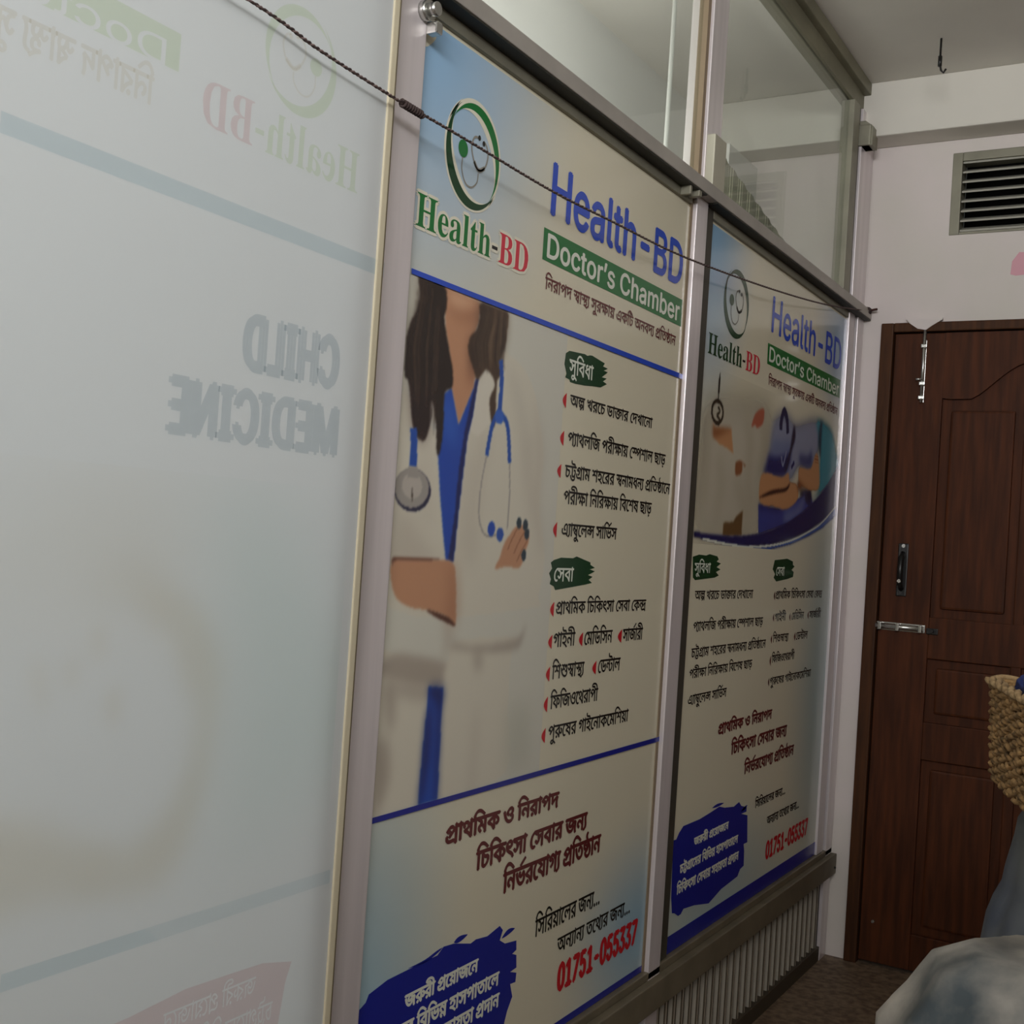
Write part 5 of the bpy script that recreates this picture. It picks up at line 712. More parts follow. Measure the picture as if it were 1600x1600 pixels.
# ================================================================== THE POSTERS
def patch(name, parent, fn_mark, fn_words, label=None):
    """a printed brush mark or banner with its words as a sub-part"""
    a = Print(X0); fn_mark(a); o = a.build(name, parent)
    if label: tag(o, label)
    if fn_words:
        for w in (fn_words if isinstance(fn_words, list) else [fn_words]):
            q = Print(X0); w(q); q.build('lettering', o)
    return o
def lines(name, parent, rows, ink, bold, f=lambda x, y: (x, y)):
    """one part per printed line: rows = (run, top left, top right, foot of the first letter)"""
    for k, a, b_, c in rows:
        q = Print(X0); q.text(k, ink, f(*a), f(*b_), f(*c), bold=bold); q.build(name, parent)
def marks(parent, rows, w, ink=None):
    for x, y0, y1 in rows:
        q = Print(X0); bullet(q, x, y0, y1, w, ink); q.build('list_mark', parent)
X0 = 0.0
def crescent(pr, c, r, a0, a1, w, m, layer, sq=1.0):
    """moon-shaped stroke around c, thickest in the middle of the sweep"""
    n = 40; o, i_ = [], []
    for k in range(n + 1):
        t = k / n; a = math.radians(a0 + (a1 - a0) * t); th = w * (math.sin(math.pi * t) ** 1.3)
        o.append((c[0] + r[0] * math.cos(a), c[1] + r[1] * math.sin(a)))
        i_.append((c[0] + (r[0] - th) * math.cos(a), c[1] + (r[1] - th) * math.sin(a)))
    pts = o + i_
    pr.tris(pts, [[k, k + 1, n + 2 + k, n + 1 + k] for k in range(n)], m, layer)
def logo(name, parent, x, c, r, inks, mir=1, halo=True):
    """round badge of two crescents with a stethoscope drawn inside; c centre (y, z), r radii"""
    g, dg, ln, ha = inks; pr = Print(x)
    def A(a): return a if mir > 0 else 180 - a
    if halo:
        crescent(pr, c, (r[0] * 1.06, r[1] * 1.04), A(118), A(332), r[0] * .40, ha, 1); crescent(pr, c, (r[0] * 1.03, r[1] * 1.03), A(158), A(-52), r[0] * .42, ha, 1)
    crescent(pr, c, r, A(122), A(330), r[0] * .24, dg, 2)
    crescent(pr, (c[0] + .02 * r[0] * mir, c[1]), (r[0] * .95, r[1] * .95), A(150), A(-48), r[0] * .21, g, 2)
    q = lambda u, v: (c[0] + u * r[0] * mir, c[1] + v * r[1])
    pr.ell(q(-.40, .02), r[0] * .17, r[1] * .16, g, 3, yz=True)
    pr.line([q(-.40, -.14), q(-.40, -.36), q(-.25, -.57), q(-.02, -.60), q(.17, -.46), q(.20, -.28)], r[0] * .035, ln, 2, yz=True)
    pr.line([q(.16, .38), q(-.02, .34), q(-.10, .14), q(.02, -.10), q(.20, -.22), q(.42, -.12), q(.52, .12), q(.45, .30), q(.33, .36)], r[0] * .045, ln, 2, yz=True)
    pr.line([q(.02, -.10), q(.20, -.22), q(.42, -.12)], r[0] * .09, ln, 2, yz=True)
    for u, v in ((.16, .38), (.33, .32)): pr.ell(q(u, v), r[0] * .05, r[1] * .05, INK_BLACK if mir > 0 else ln, 3, yz=True)
    return pr.build(name, parent)
def bullet(pr, x, y0, y1, w, m=None):
    """half-leaf list mark: straight right side, bulging left side"""
    a, b = pr.uv(x + w, y0), pr.uv(x + w * .75, y1); l = pr.uv(x, (y0 + y1) / 2)
    n = 10; pts = []
    for k in range(n + 1):
        t = k / n; pts.append((a[0] + (b[0] - a[0]) * t - (a[0] - l[0]) * math.sin(math.pi * t), a[1] + (b[1] - a[1]) * t))
    pr.tris(pts, [list(range(n + 1))], m or INK_CRED, 3)

# ---------------------------------------------------------------- poster with the woman doctor
yA, yB, zA, zB = p1b, 2.452, .353, 2.043
PO = tag(empty('poster', (0, yA, zA)), 'clinic poster of a woman doctor in white coat and blue scrubs, nearer the viewer', 'poster')
SK = sheet_mat('poster_paper', [(.02, 1.70, .52, .62, (150, 196, 236), .95), (1.0, .10, .42, .30, (150, 190, 214), .9), (.0, .18, .34, .62, (158, 196, 214), .9)])
MB().box(-.0018, 0, yA, yB, zA, zB).build('paper_sheet', SK, PO)
X0 = 0.0
# the corner of the sheet curling off at the top left
pr = Print(X0); pr.poly([(655, 55), (683, 40), (682, 52), (680, 62), (672, 70), (664, 72)], INK_CREAM, 1, smooth=True); pr.build('torn_corner', PO)
# logo and name
cl, cr, ct, cb = (Vector(Print(X0).uv(*q)) for q in ((695, 243), (781.5, 246), (739, 156), (743, 331)))
logo('logo', PO, X0, ((cl.x + cr.x) / 2, (ct.y + cb.y) / 2), ((cr.x - cl.x) / 2, (ct.y - cb.y) / 2), (INK_GREEN, INK_DGREEN, pmat((150, 146, 136)), INK_CREAM))
pr = Print(X0)
H = dict(tl=(652, 301.6), tr=(826, 383), bl=(648.4, 353))
for rng, m_ in (((0, 6), INK_GREEN), ((6, 7), INK_BLACK), ((7, 9), INK_RED)):
    pr.text('ser', m_, layer=3, rng=rng, top=676, halo=(INK_CREAM, .005), **H)
pr.build('logo_lettering', PO)
pr = Print(X0); pr.text('hbd', INK_BLUE, (865.6, 259.4), (1067.5, 380), (859.4, 337.5), bold=.0035); pr.build('title_lettering', PO)
patch('subtitle_banner', PO, lambda p: p.poly([(850, 354.7), (1066, 468.8), (1063.8, 510.6), (846.9, 404.7)], INK_GREEN, 1), lambda p: p.text('doc', INK_WHITE, (856.5, 364.5), (1061.5, 473.5), (853.5, 400), bold=.0018), 'green banner with white words')
pr = Print(X0); pr.text('tag', INK_MAROON, (851.9, 433.8), (1055.3, 524.7), (851.9, 452.5), bold=.0006); pr.build('tagline_lettering', PO)
patch('rule_line', PO, lambda p: p.poly([(641, 419), (1069, 586.5), (1068, 594), (641, 427.5)], INK_BLUE, 9), None)
patch('rule_line', PO, lambda p: p.poly([(578, 1278), (1031, 1150), (1030, 1157.5), (577, 1287.5)], INK_NAVY, 9), None)

# printed photograph of the woman doctor
O6, S6, O7, S7 = (560, 400), 3.2, (560, 850), 3.556
COAT = (226, 220, 202); COAT2 = (205, 196, 180); COAT3 = (176, 164, 150); BGP = (222, 220, 206); HAIR = (42, 30, 26); HAIR2 = (78, 58, 44); HAIR3 = (104, 82, 62)
SKIN = (206, 152, 116); SKIN2 = (166, 112, 82); SKIN3 = (226, 176, 140); SCRUB = (28, 78, 186); SCRUB2 = (18, 34, 98); SCRUB3 = (48, 104, 206); TUBE = (36, 84, 178); STEEL = (170, 164, 156); NAIL = (44, 62, 74)
zr0, zr1 = Print(X0).uv(800, 1218)[1], Print(X0).uv(800, 485)[1]
cv = Photo(X0, yA + .001, 1.90, zr0, zr1, .0021, BGP)
random.seed(11)
def c6(p, m_, l=2, smooth=True, f=1.0, al=1.0): cv.poly(p, m_, O6, S6, smooth, f, al)
def c7(p, m_, l=2, smooth=True, f=1.0, al=1.0): cv.poly(p, m_, O7, S7, smooth, f, al)
def l6(p, w, m_, l=9, f=.7, al=1.0, taper=False): cv.line(p, w, m_, O6, S6, f, al, taper)
# white coat
c6([(235, 560), (250, 700), (470, 900), (700, 500), (760, 500), (830, 570), (880, 680), (905, 820), (925, 1000), (905, 1250), (930, 1500), (900, 1700), (860, 1760), (160, 1760), (190, 1100)], COAT, 1)
c7([(130, 640), (200, 610), (480, 660), (540, 540), (880, 520), (850, 600), (830, 900), (815, 1270), (440, 1420), (330, 1440), (64, 1520), (90, 1200)], COAT, 1)
c6([(880, 700), (905, 820), (925, 1000), (905, 1250), (925, 1480), (890, 1400), (880, 1200), (895, 1000)], COAT2, 2, f=7, al=.8)
c6([(740, 560), (790, 620), (830, 760), (850, 950), (840, 1150), (820, 1000), (790, 780)], (214, 208, 192), 2, f=7)
c6([(200, 1290), (260, 1300), (330, 1440), (390, 1510), (190, 1505)], COAT2, 2, f=7, al=.8)
c7([(190, 20), (400, 60), (430, 80), (210, 75)], COAT2, 3, f=5)
c7([(132, 660), (210, 612), (330, 625), (480, 662), (470, 720), (470, 782), (390, 785), (270, 770), (140, 728)], COAT3, 3, f=3, al=.85)
c7([(525, 548), (640, 570), (760, 555), (890, 520), (930, 440), (900, 560), (840, 590), (700, 600), (600, 592), (510, 575)], COAT3, 3, f=3, al=.85)
c7([(476, 430), (500, 470), (540, 540), (510, 560), (470, 660), (478, 540)], COAT2, 3, f=5)
for p in ([(150, 760), (195, 760), (205, 830), (195, 1000), (170, 1040), (150, 900)], [(205, 775), (385, 800), (385, 860), (215, 830)], [(640, 610), (670, 600), (690, 680), (655, 690)], [(100, 1130), (160, 1100), (170, 1300), (120, 1460), (90, 1480)]): c7(p, COAT3, 2, f=5, al=.8)
c7([(612, 1370), (628, 1200), (640, 1000), (655, 900), (660, 1000), (650, 1200), (630, 1360)], COAT2, 2, f=7, al=.8)
c7([(820, 900), (890, 880), (960, 900), (950, 1230), (815, 1272)], (204, 204, 188), 2, False, f=10, al=.8)
for (p, w) in (([(640, 900), (600, 1100), (570, 1350), (560, 1540)], .03), ([(860, 900), (850, 1100), (870, 1300)], .025), ([(330, 980), (320, 1150), (350, 1350)], .02), ([(560, 1000), (530, 1250), (510, 1500)], .02)):
    l6(p, w, COAT2, f=8, al=.6)
# scrubs
c6([(425, 690), (470, 655), (500, 842), (555, 690), (590, 610), (600, 615), (572, 800), (545, 900), (520, 1100), (497, 1300), (474, 1527), (436, 1525), (424, 1400), (408, 1200), (397, 985), (415, 900), (420, 780)], SCRUB, 3, False)
c6([(590, 612), (602, 612), (572, 800), (545, 900), (520, 1100), (497, 1300), (474, 1527), (448, 1522), (480, 1300), (500, 1080), (530, 880), (560, 740)], SCRUB2, 4, False)
c6([(430, 720), (465, 690), (490, 830), (495, 940), (450, 930), (425, 860)], SCRUB3, 4, f=6, al=.8)
c7([(388, 792), (472, 800), (462, 900), (452, 1150), (436, 1425), (330, 1450), (350, 1200), (376, 950)], SCRUB, 3, False)
c7([(388, 792), (472, 800), (464, 900), (440, 960), (430, 880), (395, 850)], SCRUB2, 4, f=4, al=.85)
c7([(376, 950), (400, 900), (395, 1150), (372, 1300), (345, 1440), (332, 1446), (352, 1200)], SCRUB2, 4, f=4, al=.85)
c7([(440, 960), (458, 930), (450, 1150), (437, 1420), (425, 1424), (430, 1150)], SCRUB2, 4, f=4, al=.85)
# neck, face below the lips, hair
c6([(428, 150), (612, 232), (602, 330), (575, 400), (565, 480), (588, 560), (575, 660), (500, 842), (465, 660), (455, 500), (436, 380)], SKIN, 4, False)
c6([(445, 240), (500, 272), (560, 268), (605, 240), (598, 300), (570, 330), (530, 320), (480, 300)], SKIN2, 5, f=5, al=.8)
c6([(455, 168), (520, 195), (600, 232), (590, 248), (545, 262), (500, 262), (462, 235)], SKIN3, 6, f=4)
c6([(545, 400), (568, 420), (570, 520), (588, 580), (560, 650), (545, 600), (552, 500)], SKIN2, 5, f=5, al=.8)
# white lapel
c6([(640, 572), (680, 630), (668, 690), (655, 720), (660, 830), (600, 900), (560, 880), (575, 790), (600, 625)], (232, 226, 210), 6, False)
c6([(300, 105), (345, 118), (432, 155), (440, 250), (430, 320), (452, 460), (470, 570), (468, 655), (430, 690), (424, 860), (405, 985), (390, 975), (388, 850), (365, 720), (348, 870), (322, 925), (275, 862), (252, 640), (230, 590), (238, 420), (262, 330), (296, 260), (308, 180)], HAIR, 7)
c6([(305, 115), (350, 130), (330, 260), (285, 350), (260, 420), (245, 420), (265, 330), (298, 260)], HAIR2, 8, f=6, al=.8)
c6([(262, 640), (300, 600), (360, 700), (345, 860), (322, 920), (278, 860)], (70, 48, 48), 8, f=6, al=.7)
c6([(612, 235), (700, 262), (748, 285), (746, 350), (735, 440), (706, 525), (712, 590), (690, 640), (684, 830), (666, 845), (655, 720), (682, 640), (640, 568), (595, 618), (572, 560), (548, 470), (560, 400), (590, 370), (606, 310)], HAIR2, 7)
c6([(690, 262), (746, 288), (744, 350), (732, 440), (700, 520), (690, 440), (715, 350)], HAIR3, 8, f=5, al=.8)
c6([(612, 240), (640, 250), (640, 350), (600, 470), (590, 590), (575, 560), (560, 470), (600, 380)], HAIR, 8, f=6, al=.8)
# strands of hair
for i in range(70):
    a = random.random(); x0 = 300 + 120 * a; x1 = 245 + 165 * a; x2 = 262 + 130 * a; ye = 640 + 260 * random.random()
    l6([(x0, 130 + 40 * a), (x0 - 25 + 20 * a, 300), (x1, 460), ((x1 + x2) / 2, 620), (x2 + random.uniform(-10, 10), ye)], random.uniform(.003, .008), random.choice(((24, 18, 18), (70, 52, 42), (92, 72, 56), (34, 25, 23))), f=1.2, al=.45, taper=True)
for i in range(46):
    a = random.random(); x0 = 620 + 120 * a; x1 = 575 + 160 * a; x2 = 585 + 120 * a
    l6([(x0, 240 + 45 * a), (x0 - 5, 340), (x1, 430), (x2 + 20 * a, 520), (x2 + 30 * a, 545 + 40 * random.random())], random.uniform(.003, .008), random.choice(((38, 28, 24), (110, 88, 66), (130, 106, 80), (60, 44, 34))), f=1.2, al=.45, taper=True)
for i in range(14): l6([(268 + i * 8, 700), (272 + i * 7, 800), (285 + i * 4, 860 + random.uniform(0, 60))], .004, (40, 28, 28), f=1, al=.7, taper=True)
# stethoscope
l6([(275, 860), (277, 950), (272, 1055)], .0175, TUBE)
l6([(712, 520), (716, 640), (705, 780)], .0125, TUBE); l6([(704, 770), (668, 850), (640, 1000)], .0105, TUBE); l6([(704, 780), (745, 850), (755, 1035)], .0110, TUBE)
cv.ell((560 + 704 / 3.2, 400 + 805 / 3.2), .014, .012, SCRUB3)
l6([(640, 1000), (612, 1150), (602, 1300), (625, 1385), (660, 1400), (690, 1392)], .0038, STEEL); l6([(755, 1035), (755, 1200), (742, 1370)], .0038, STEEL)
cv.ell((560 + 664 / 3.2, 400 + 1365 / 3.2), .0115, .0125, SCRUB); cv.ell((560 + 707 / 3.2, 400 + 1393 / 3.2), .0115, .0115, TUBE)
cv.ell((560 + 272 / 3.2, 400 + 1172 / 3.2), .047, .032, (44, 44, 70)); cv.ell((560 + 268 / 3.2, 400 + 1160 / 3.2), .044, .030, STEEL)
cv.ell((560 + 268 / 3.2, 400 + 1150 / 3.2), .026, .019, (196, 188, 178))
cv.poly([(250, 1052), (295, 1052), (300, 1110), (245, 1110)], STEEL, O6, S6, False)
l6([(268, 1160), (268, 1225)], .003, (70, 60, 52), 12)
# arms and hands
c7([(182, 112), (215, 82), (420, 88), (522, 102), (540, 200), (541, 330), (537, 448), (485, 402), (420, 382), (370, 366), (282, 350), (210, 300), (180, 200)], SKIN, 8)
c7([(500, 105), (524, 104), (541, 200), (541, 330), (537, 448), (487, 404), (505, 330), (515, 220)], SKIN2, 9, False, f=7, al=.8)
c7([(380, 365), (485, 400), (537, 448), (520, 452), (420, 400)], (92, 54, 40), 9)
c7([(185, 90), (215, 72), (420, 78), (432, 90), (215, 90), (190, 118)], (120, 78, 62), 9)
c6([(682, 1565), (705, 1510), (728, 1440), (762, 1385), (790, 1352), (832, 1348), (852, 1385), (850, 1430), (832, 1480), (820, 1530), (795, 1562), (740, 1552)], SKIN, 8)
for a, b_ in (((795, 1362), (745, 1470)), ((832, 1375), (775, 1490)), ((845, 1420), (790, 1530))): l6([a, ((a[0] + b_[0]) / 2 - 3, (a[1] + b_[1]) / 2), b_], .0032, SKIN2)
for x, y in ((803, 1336), (834, 1346), (842, 1390), (826, 1496)): cv.ell((560 + x / 3.2, 400 + y / 3.2), .0085, .010, NAIL)
ph = cv.build('photo_print', PO, PHOTO, 0); tag(ph, 'printed photo of a woman in a white coat with crossed arms')

# brush patches, lists
BR = [(340, 810), (370, 790), (500, 818), (520, 832), (540, 828), (560, 830), (665, 895), (650, 920), (690, 940), (655, 955), (690, 970), (640, 1010), (680, 1022), (650, 1045), (682, 1068), (630, 1095), (560, 1085), (500, 1080), (420, 1065), (375, 1050), (370, 1030), (335, 1010), (345, 980), (328, 900)]
patch('heading_patch', PO, lambda p: p.poly(BR, INK_DGREEN, 1, False, (820, 400), 5.333), lambda p: p.text('sub', INK_WHITE, (889.4, 563.5), (926.9, 571.6), (889.6, 585.5), bold=.0008), 'dark green brush mark with white word')
patch('heading_patch', PO, lambda p: p.poly([(215, 1060), (240, 1040), (300, 1020), (400, 1025), (430, 1010), (545, 1060), (545, 1080), (582, 1105), (540, 1118), (582, 1135), (525, 1165), (562, 1180), (530, 1205), (557, 1230), (500, 1245), (250, 1290), (240, 1260), (205, 1240), (215, 1200), (200, 1150), (225, 1110)], INK_DGREEN, 1, False, (820, 680), 5.333), lambda p: p.text('seb', INK_WHITE, (866, 888), (896, 888), (866, 908.5), bold=.0008), 'dark green brush mark with white word')
lines('list_line', PO, (('l1', (890.9, 617.5), (1019, 653.5), (890.9, 635)), ('l2', (887.5, 677.5), (1039.4, 709), (887.5, 697)), ('l3', (882.8, 726.9), (1046.5, 756), (882.8, 746)), ('l4', (881, 768), (1017.8, 785), (881, 788)), ('l5', (878, 818.8), (963.4, 824.4), (877.5, 838)),
                    ('s1', (869.4, 940.3), (1009, 937.5), (869, 959)), ('gai', (865, 990), (898.4, 988), (865, 1011)), ('med', (913.4, 988), (956.6, 984), (913, 1008)), ('sar', (973.4, 983.4), (1004, 980.6), (973, 1002)), ('shi', (862.8, 1038.8), (912.5, 1035), (862.5, 1060)), ('den', (935, 1031), (968.8, 1028), (935, 1051)), ('phy', (860, 1087.5), (934, 1075), (859.5, 1108)), ('pur', (857, 1134), (981.5, 1110), (856.5, 1154))), INK_BLACK, .0007)
marks(PO, ((878.5, 614, 638), (874.5, 673, 697), (870, 725, 747), (863.5, 815.5, 840), (859, 940, 964), (856, 991.5, 1014), (904, 987.5, 1010), (965, 983, 1004.5), (852.5, 1041, 1065), (925, 1032, 1054), (849, 1088, 1113), (845.5, 1137, 1161)), 6.5)
lines('slogan_line', PO, (('g1', (697.6, 1292), (873, 1238.5), (698, 1318)), ('g2', (744.7, 1328), (917, 1272.6), (745, 1355.5)), ('g3', (787, 1360), (938, 1308.4), (787, 1390))), INK_MAROON, .0024)
lines('contact_line', PO, (('c1', (837, 1428.6), (936.5, 1397), (837, 1454)), ('c2', (871.5, 1456), (983.6, 1415), (871.5, 1478))), INK_BLACK, .0008)
pr = Print(X0); pr.text('tel', INK_CRED, (873, 1506.6), (995, 1437), (872, 1547), bold=.0042); pr.build('telephone_lettering', PO)
BLB = [(45, 1292), (50, 1240), (95, 1190), (110, 1150), (200, 1080), (300, 1030), (440, 962), (470, 920), (520, 905), (560, 905), (600, 905), (625, 885), (680, 870), (740, 820), (755, 840), (740, 890), (765, 905), (820, 890), (820, 935), (800, 955), (820, 960), (820, 1020), (790, 1042), (820, 1045), (815, 1090), (790, 1100), (800, 1160), (775, 1230), (760, 1292), (700, 1370), (560, 1450), (330, 1530), (200, 1560), (80, 1570), (40, 1480), (60, 1380)]
def navy(pr):
    pr.poly(BLB, INK_NAVY, 1, False, (540, 1180), 3.077)
    pr.line([(300, 1025), (380, 990), (440, 945), (465, 925)], .0055, INK_NAVY, 1, (540, 1180), 3.077, taper=True); pr.line([(520, 900), (545, 885), (585, 862)], .010, INK_NAVY, 1, (540, 1180), 3.077, taper=True); pr.line([(750, 880), (780, 850), (812, 832)], .010, INK_NAVY, 1, (540, 1180), 3.077, taper=True)
words = [lambda p, t=t: p.text(t[0], INK_WHITE, t[1], t[2], t[3], bold=.0016) for t in (('e1', (632.6, 1553.7), (746.4, 1500), (632.6, 1574)), ('e2', (566, 1630), (779, 1521), (566, 1653)), ('e3', (556, 1670), (779, 1558.6), (556, 1694)))]
patch('notice_patch', PO, navy, words, 'navy brush mark with white words')
pr = Print(X0); zt = pr.uv(1004, 1507)[1]
pr.poly([(yA, zA), (yB, zA), (yB, zt), (yA, zt)], INK_NAVY, 1, yz=True); pr.build('bottom_band', PO)

# ---------------------------------------------------------------- poster with the crossed-arm team
yA2, yB2 = p2c, s3a
P2 = tag(empty('poster', (0, yA2, zA)), 'clinic poster of staff with crossed arms over a navy swoosh, nearest the door', 'poster')
S2 = sheet_mat('poster_paper_far', [(.02, 1.70, .34, .60, (140, 186, 224), .95), (1.18, 1.60, .40, .34, (140, 180, 220), .9), (1.16, .55, .42, .9, (160, 190, 196), .85), (.3, .05, .8, .3, (170, 196, 204), .8)])
MB().box(-.0018, 0, yA2, yB2, zA, 2.043).build('paper_sheet', S2, P2)
cl, cr, ct, cb = (Vector(Print(X0).uv(*q)) for q in ((1130.3, 473), (1170.5, 475), (1150, 416.6), (1152, 531)))
logo('logo', P2, X0, ((cl.x + cr.x) / 2, (ct.y + cb.y) / 2), ((cr.x - cl.x) / 2, (ct.y - cb.y) / 2), (INK_DGREEN, INK_DGREEN, pmat((120, 116, 106)), INK_CREAM), halo=False)
pr = Print(X0); H = dict(tl=(1107.2, 522.5), tr=(1187.8, 555), bl=(1106.5, 555.3))
for rng, m_ in (((0, 6), INK_DGREEN), ((6, 7), INK_BLACK), ((7, 9), INK_RED)): pr.text('ser', m_, layer=3, rng=rng, top=676, **H)
pr.build('logo_lettering', P2)
pr = Print(X0); pr.text('hbd', INK_BLUE, (1208.3, 467), (1315, 530), (1206, 521.8), bold=.0025); pr.build('title_lettering', P2)
patch('subtitle_banner', P2, lambda p: p.poly([(1199.9, 535.6), (1312.8, 593.8), (1311.3, 621.9), (1198.4, 568.4)], INK_GREEN, 1), lambda p: p.text('doc', INK_WHITE, (1202.5, 543.5), (1310.5, 598), (1201.4, 565.5), bold=.0014), 'green banner with white words')
pr = Print(X0); pr.text('tag', INK_MAROON, (1200.8, 587), (1308.4, 638.8), (1200.4, 599.8), bold=.0006); pr.build('tagline_lettering', P2)
OB, SB = (1060, 600), 5.333
zr0, zr1 = Print(X0).uv(1200, 858)[1], Print(X0).uv(1120, 575)[1]
cv = Photo(X0, yA2 + .001, yB2 - .001, zr0, zr1, .0026)
def cB(p, m_, l=2, smooth=True, f=1.2, al=1.0): cv.poly(p, m_, OB, SB, smooth, f, al)
cB([(250, 150), (600, 130), (760, 200), (790, 380), (770, 480), (750, 600), (715, 735), (680, 800), (665, 1250), (160, 1245), (200, 500)], (212, 204, 184), 1, f=14, al=.9)
G1, G2, TEAL, NAV = (120, 132, 172), (150, 156, 182), (58, 150, 170), (34, 40, 104)
cB([(790, 330), (860, 250), (900, 250), (960, 330), (1000, 340), (1150, 310), (1180, 480), (1110, 700), (1000, 690), (940, 800), (850, 775), (715, 735), (760, 560)], G2, 2, f=6)
cB([(1150, 320), (1200, 310), (1280, 400), (1310, 560), (1335, 690), (1240, 860), (1150, 940), (1090, 1000), (1170, 870), (1175, 700), (1180, 500)], TEAL, 2, f=4)
cB([(1180, 330), (1200, 320), (1190, 480), (1180, 620), (1165, 480)], (30, 70, 90), 3, f=3)
cB([(755, 590), (840, 585), (935, 560), (915, 700), (850, 775), (715, 735), (735, 660)], NAV, 3, f=4)
cB([(800, 470), (850, 480), (930, 480), (935, 560), (840, 590), (770, 580)], G1, 3, f=5)
cB([(965, 340), (975, 440), (950, 540), (920, 640), (900, 720), (880, 720), (925, 560), (945, 440)], (40, 40, 66), 4, f=2)
cB([(1010, 590), (1080, 600), (1110, 560), (1105, 690), (1040, 685), (1010, 650)], (60, 70, 120), 3, f=4)
cv.line([(852, 385), (858, 300), (882, 225), (905, 300), (910, 415)], .024, (40, 46, 84), OB, SB)
cv.line([(858, 600), (870, 680), (900, 560)], .008, G2, OB, SB); cv.line([(940, 700), (965, 650)], .012, NAV, OB, SB)
cB([(665, 1000), (780, 1030), (900, 1045), (990, 960), (1100, 890), (1120, 1010), (900, 1170), (700, 1240), (665, 1250)], (58, 70, 150), 3, False)
cB([(1010, 900), (1100, 880), (1100, 1000), (1040, 960)], (20, 24, 60), 4, f=3); cB([(680, 1000), (800, 1030), (880, 1040), (820, 1060), (690, 1040)], NAV, 4, f=3)
cB([(880, 1070), (985, 1020), (1060, 900), (1020, 1080), (900, 1170)], (110, 122, 176), 4, f=5)
for p in ([(560, 250), (600, 500), (580, 800), (620, 1100)], [(330, 600), (360, 850), (300, 1100)], [(470, 800), (540, 1000), (560, 1200)], [(700, 300), (720, 500), (680, 700)], [(250, 250), (230, 600), (210, 1000)]):
    cv.line(p, .05, (188, 178, 156), OB, SB, f=7, al=.6)
ARM, ARM2 = (206, 150, 104), (150, 96, 62)
cB([(680, 800), (722, 740), (860, 775), (915, 740), (928, 815), (985, 840), (992, 960), (900, 1042), (790, 1020), (680, 985)], ARM, 5)
cB([(684, 935), (780, 885), (890, 865), (930, 820), (900, 890), (800, 915), (690, 945)], (64, 34, 26), 6)
cB([(1000, 770), (1012, 695), (1100, 705), (1135, 600), (1158, 585), (1172, 700), (1166, 870), (1100, 885), (1045, 860), (1005, 815)], ARM, 5)
cB([(1005, 800), (1050, 850), (1110, 880), (1040, 870), (1000, 890), (985, 840)], ARM2, 6, f=3)
for y in (600, 625, 650): cv.line([(1135, y), (1165, y + 8)], .004, ARM2, OB, SB)
cB([(292, 300), (300, 365), (440, 375), (457, 580), (400, 530), (340, 500), (290, 440)], ARM, 5, False); cB([(292, 300), (300, 360), (440, 372), (400, 400), (292, 440)], ARM2, 6, f=3)
cB([(608, 355), (640, 250), (690, 208), (716, 225), (702, 330), (655, 368), (640, 340)], (186, 104, 80), 5)
cB([(472, 700), (480, 650), (530, 645), (525, 740), (478, 760)], ARM2, 5); cB([(532, 645), (560, 680), (550, 690)], ARM2, 5, False)
cB([(368, 1265), (375, 1155), (455, 1150), (480, 1105), (535, 1055), (525, 1262)], (112, 84, 50), 5, False)
cv.line([(348, -100), (340, 0), (330, 165)], .010, (26, 26, 22), OB, SB, taper=True)
c0 = cv.uv(1060 + 325 / SB, 600 + 232 / SB)
n_ = 24; cv.line([(c0[0] + .037 * math.cos(2 * math.pi * i / n_), c0[1] + .026 * math.sin(2 * math.pi * i / n_)) for i in range(n_ + 1)], .010, (56, 50, 40), yz=True)
cv.line([(330, 190), (345, 230), (320, 260), (345, 300), (330, 340)], .008, (66, 58, 46), OB, SB)
# the navy swoosh below
UP = [(128, 1228), (250, 1255), (400, 1268), (550, 1266), (680, 1246), (800, 1205), (920, 1145), (1040, 1060), (1150, 955), (1240, 840), (1310, 720), (1345, 640)]
LO = [(1345, 975), (1200, 1145), (1080, 1228), (940, 1295), (780, 1338), (600, 1352), (430, 1335), (280, 1305), (128, 1275)]
cB(UP + LO, (30, 34, 92), 8, False)
cB([(1345, 985), (1200, 1158), (1080, 1240), (940, 1308), (780, 1350), (600, 1362), (430, 1344), (520, 1378), (640, 1388), (780, 1378), (940, 1335), (1080, 1272), (1200, 1200), (1345, 1065)], (64, 96, 172), 8, False)
cv.line([(200, 1290), (430, 1340), (600, 1357), (780, 1344), (940, 1302), (1080, 1234), (1200, 1150), (1340, 982)], .006, (236, 240, 226), OB, SB)
tag(cv.build('photo_print', P2, PHOTO, 0), 'printed photo of staff with crossed arms above a navy swoosh')
OC, SCc = (1020, 850), 4.572
def C(x, y): return (OC[0] + x / SCc, OC[1] + y / SCc)
patch('heading_patch', P2, lambda p: p.poly([(285, 90), (330, 75), (380, 82), (405, 72), (460, 88), (470, 110), (455, 125), (485, 140), (455, 165), (482, 182), (450, 200), (470, 225), (440, 240), (300, 258), (285, 240)], INK_DGREEN, 1, False, OC, SCc), lambda p: p.text('sub', INK_WHITE, C(298, 140), C(412, 137), C(298, 208), bold=.0006), 'dark green brush mark with white word')
patch('heading_patch', P2, lambda p: p.poly([(870, 115), (960, 105), (1000, 125), (1000, 150), (1012, 160), (990, 185), (1005, 200), (1000, 235), (960, 250), (880, 268), (862, 240), (872, 215), (855, 180)], INK_DGREEN, 1, False, OC, SCc), lambda p: p.text('seb', INK_WHITE, C(882, 168), C(940, 165), C(882, 228), bold=.0006), 'dark green brush mark with white word')
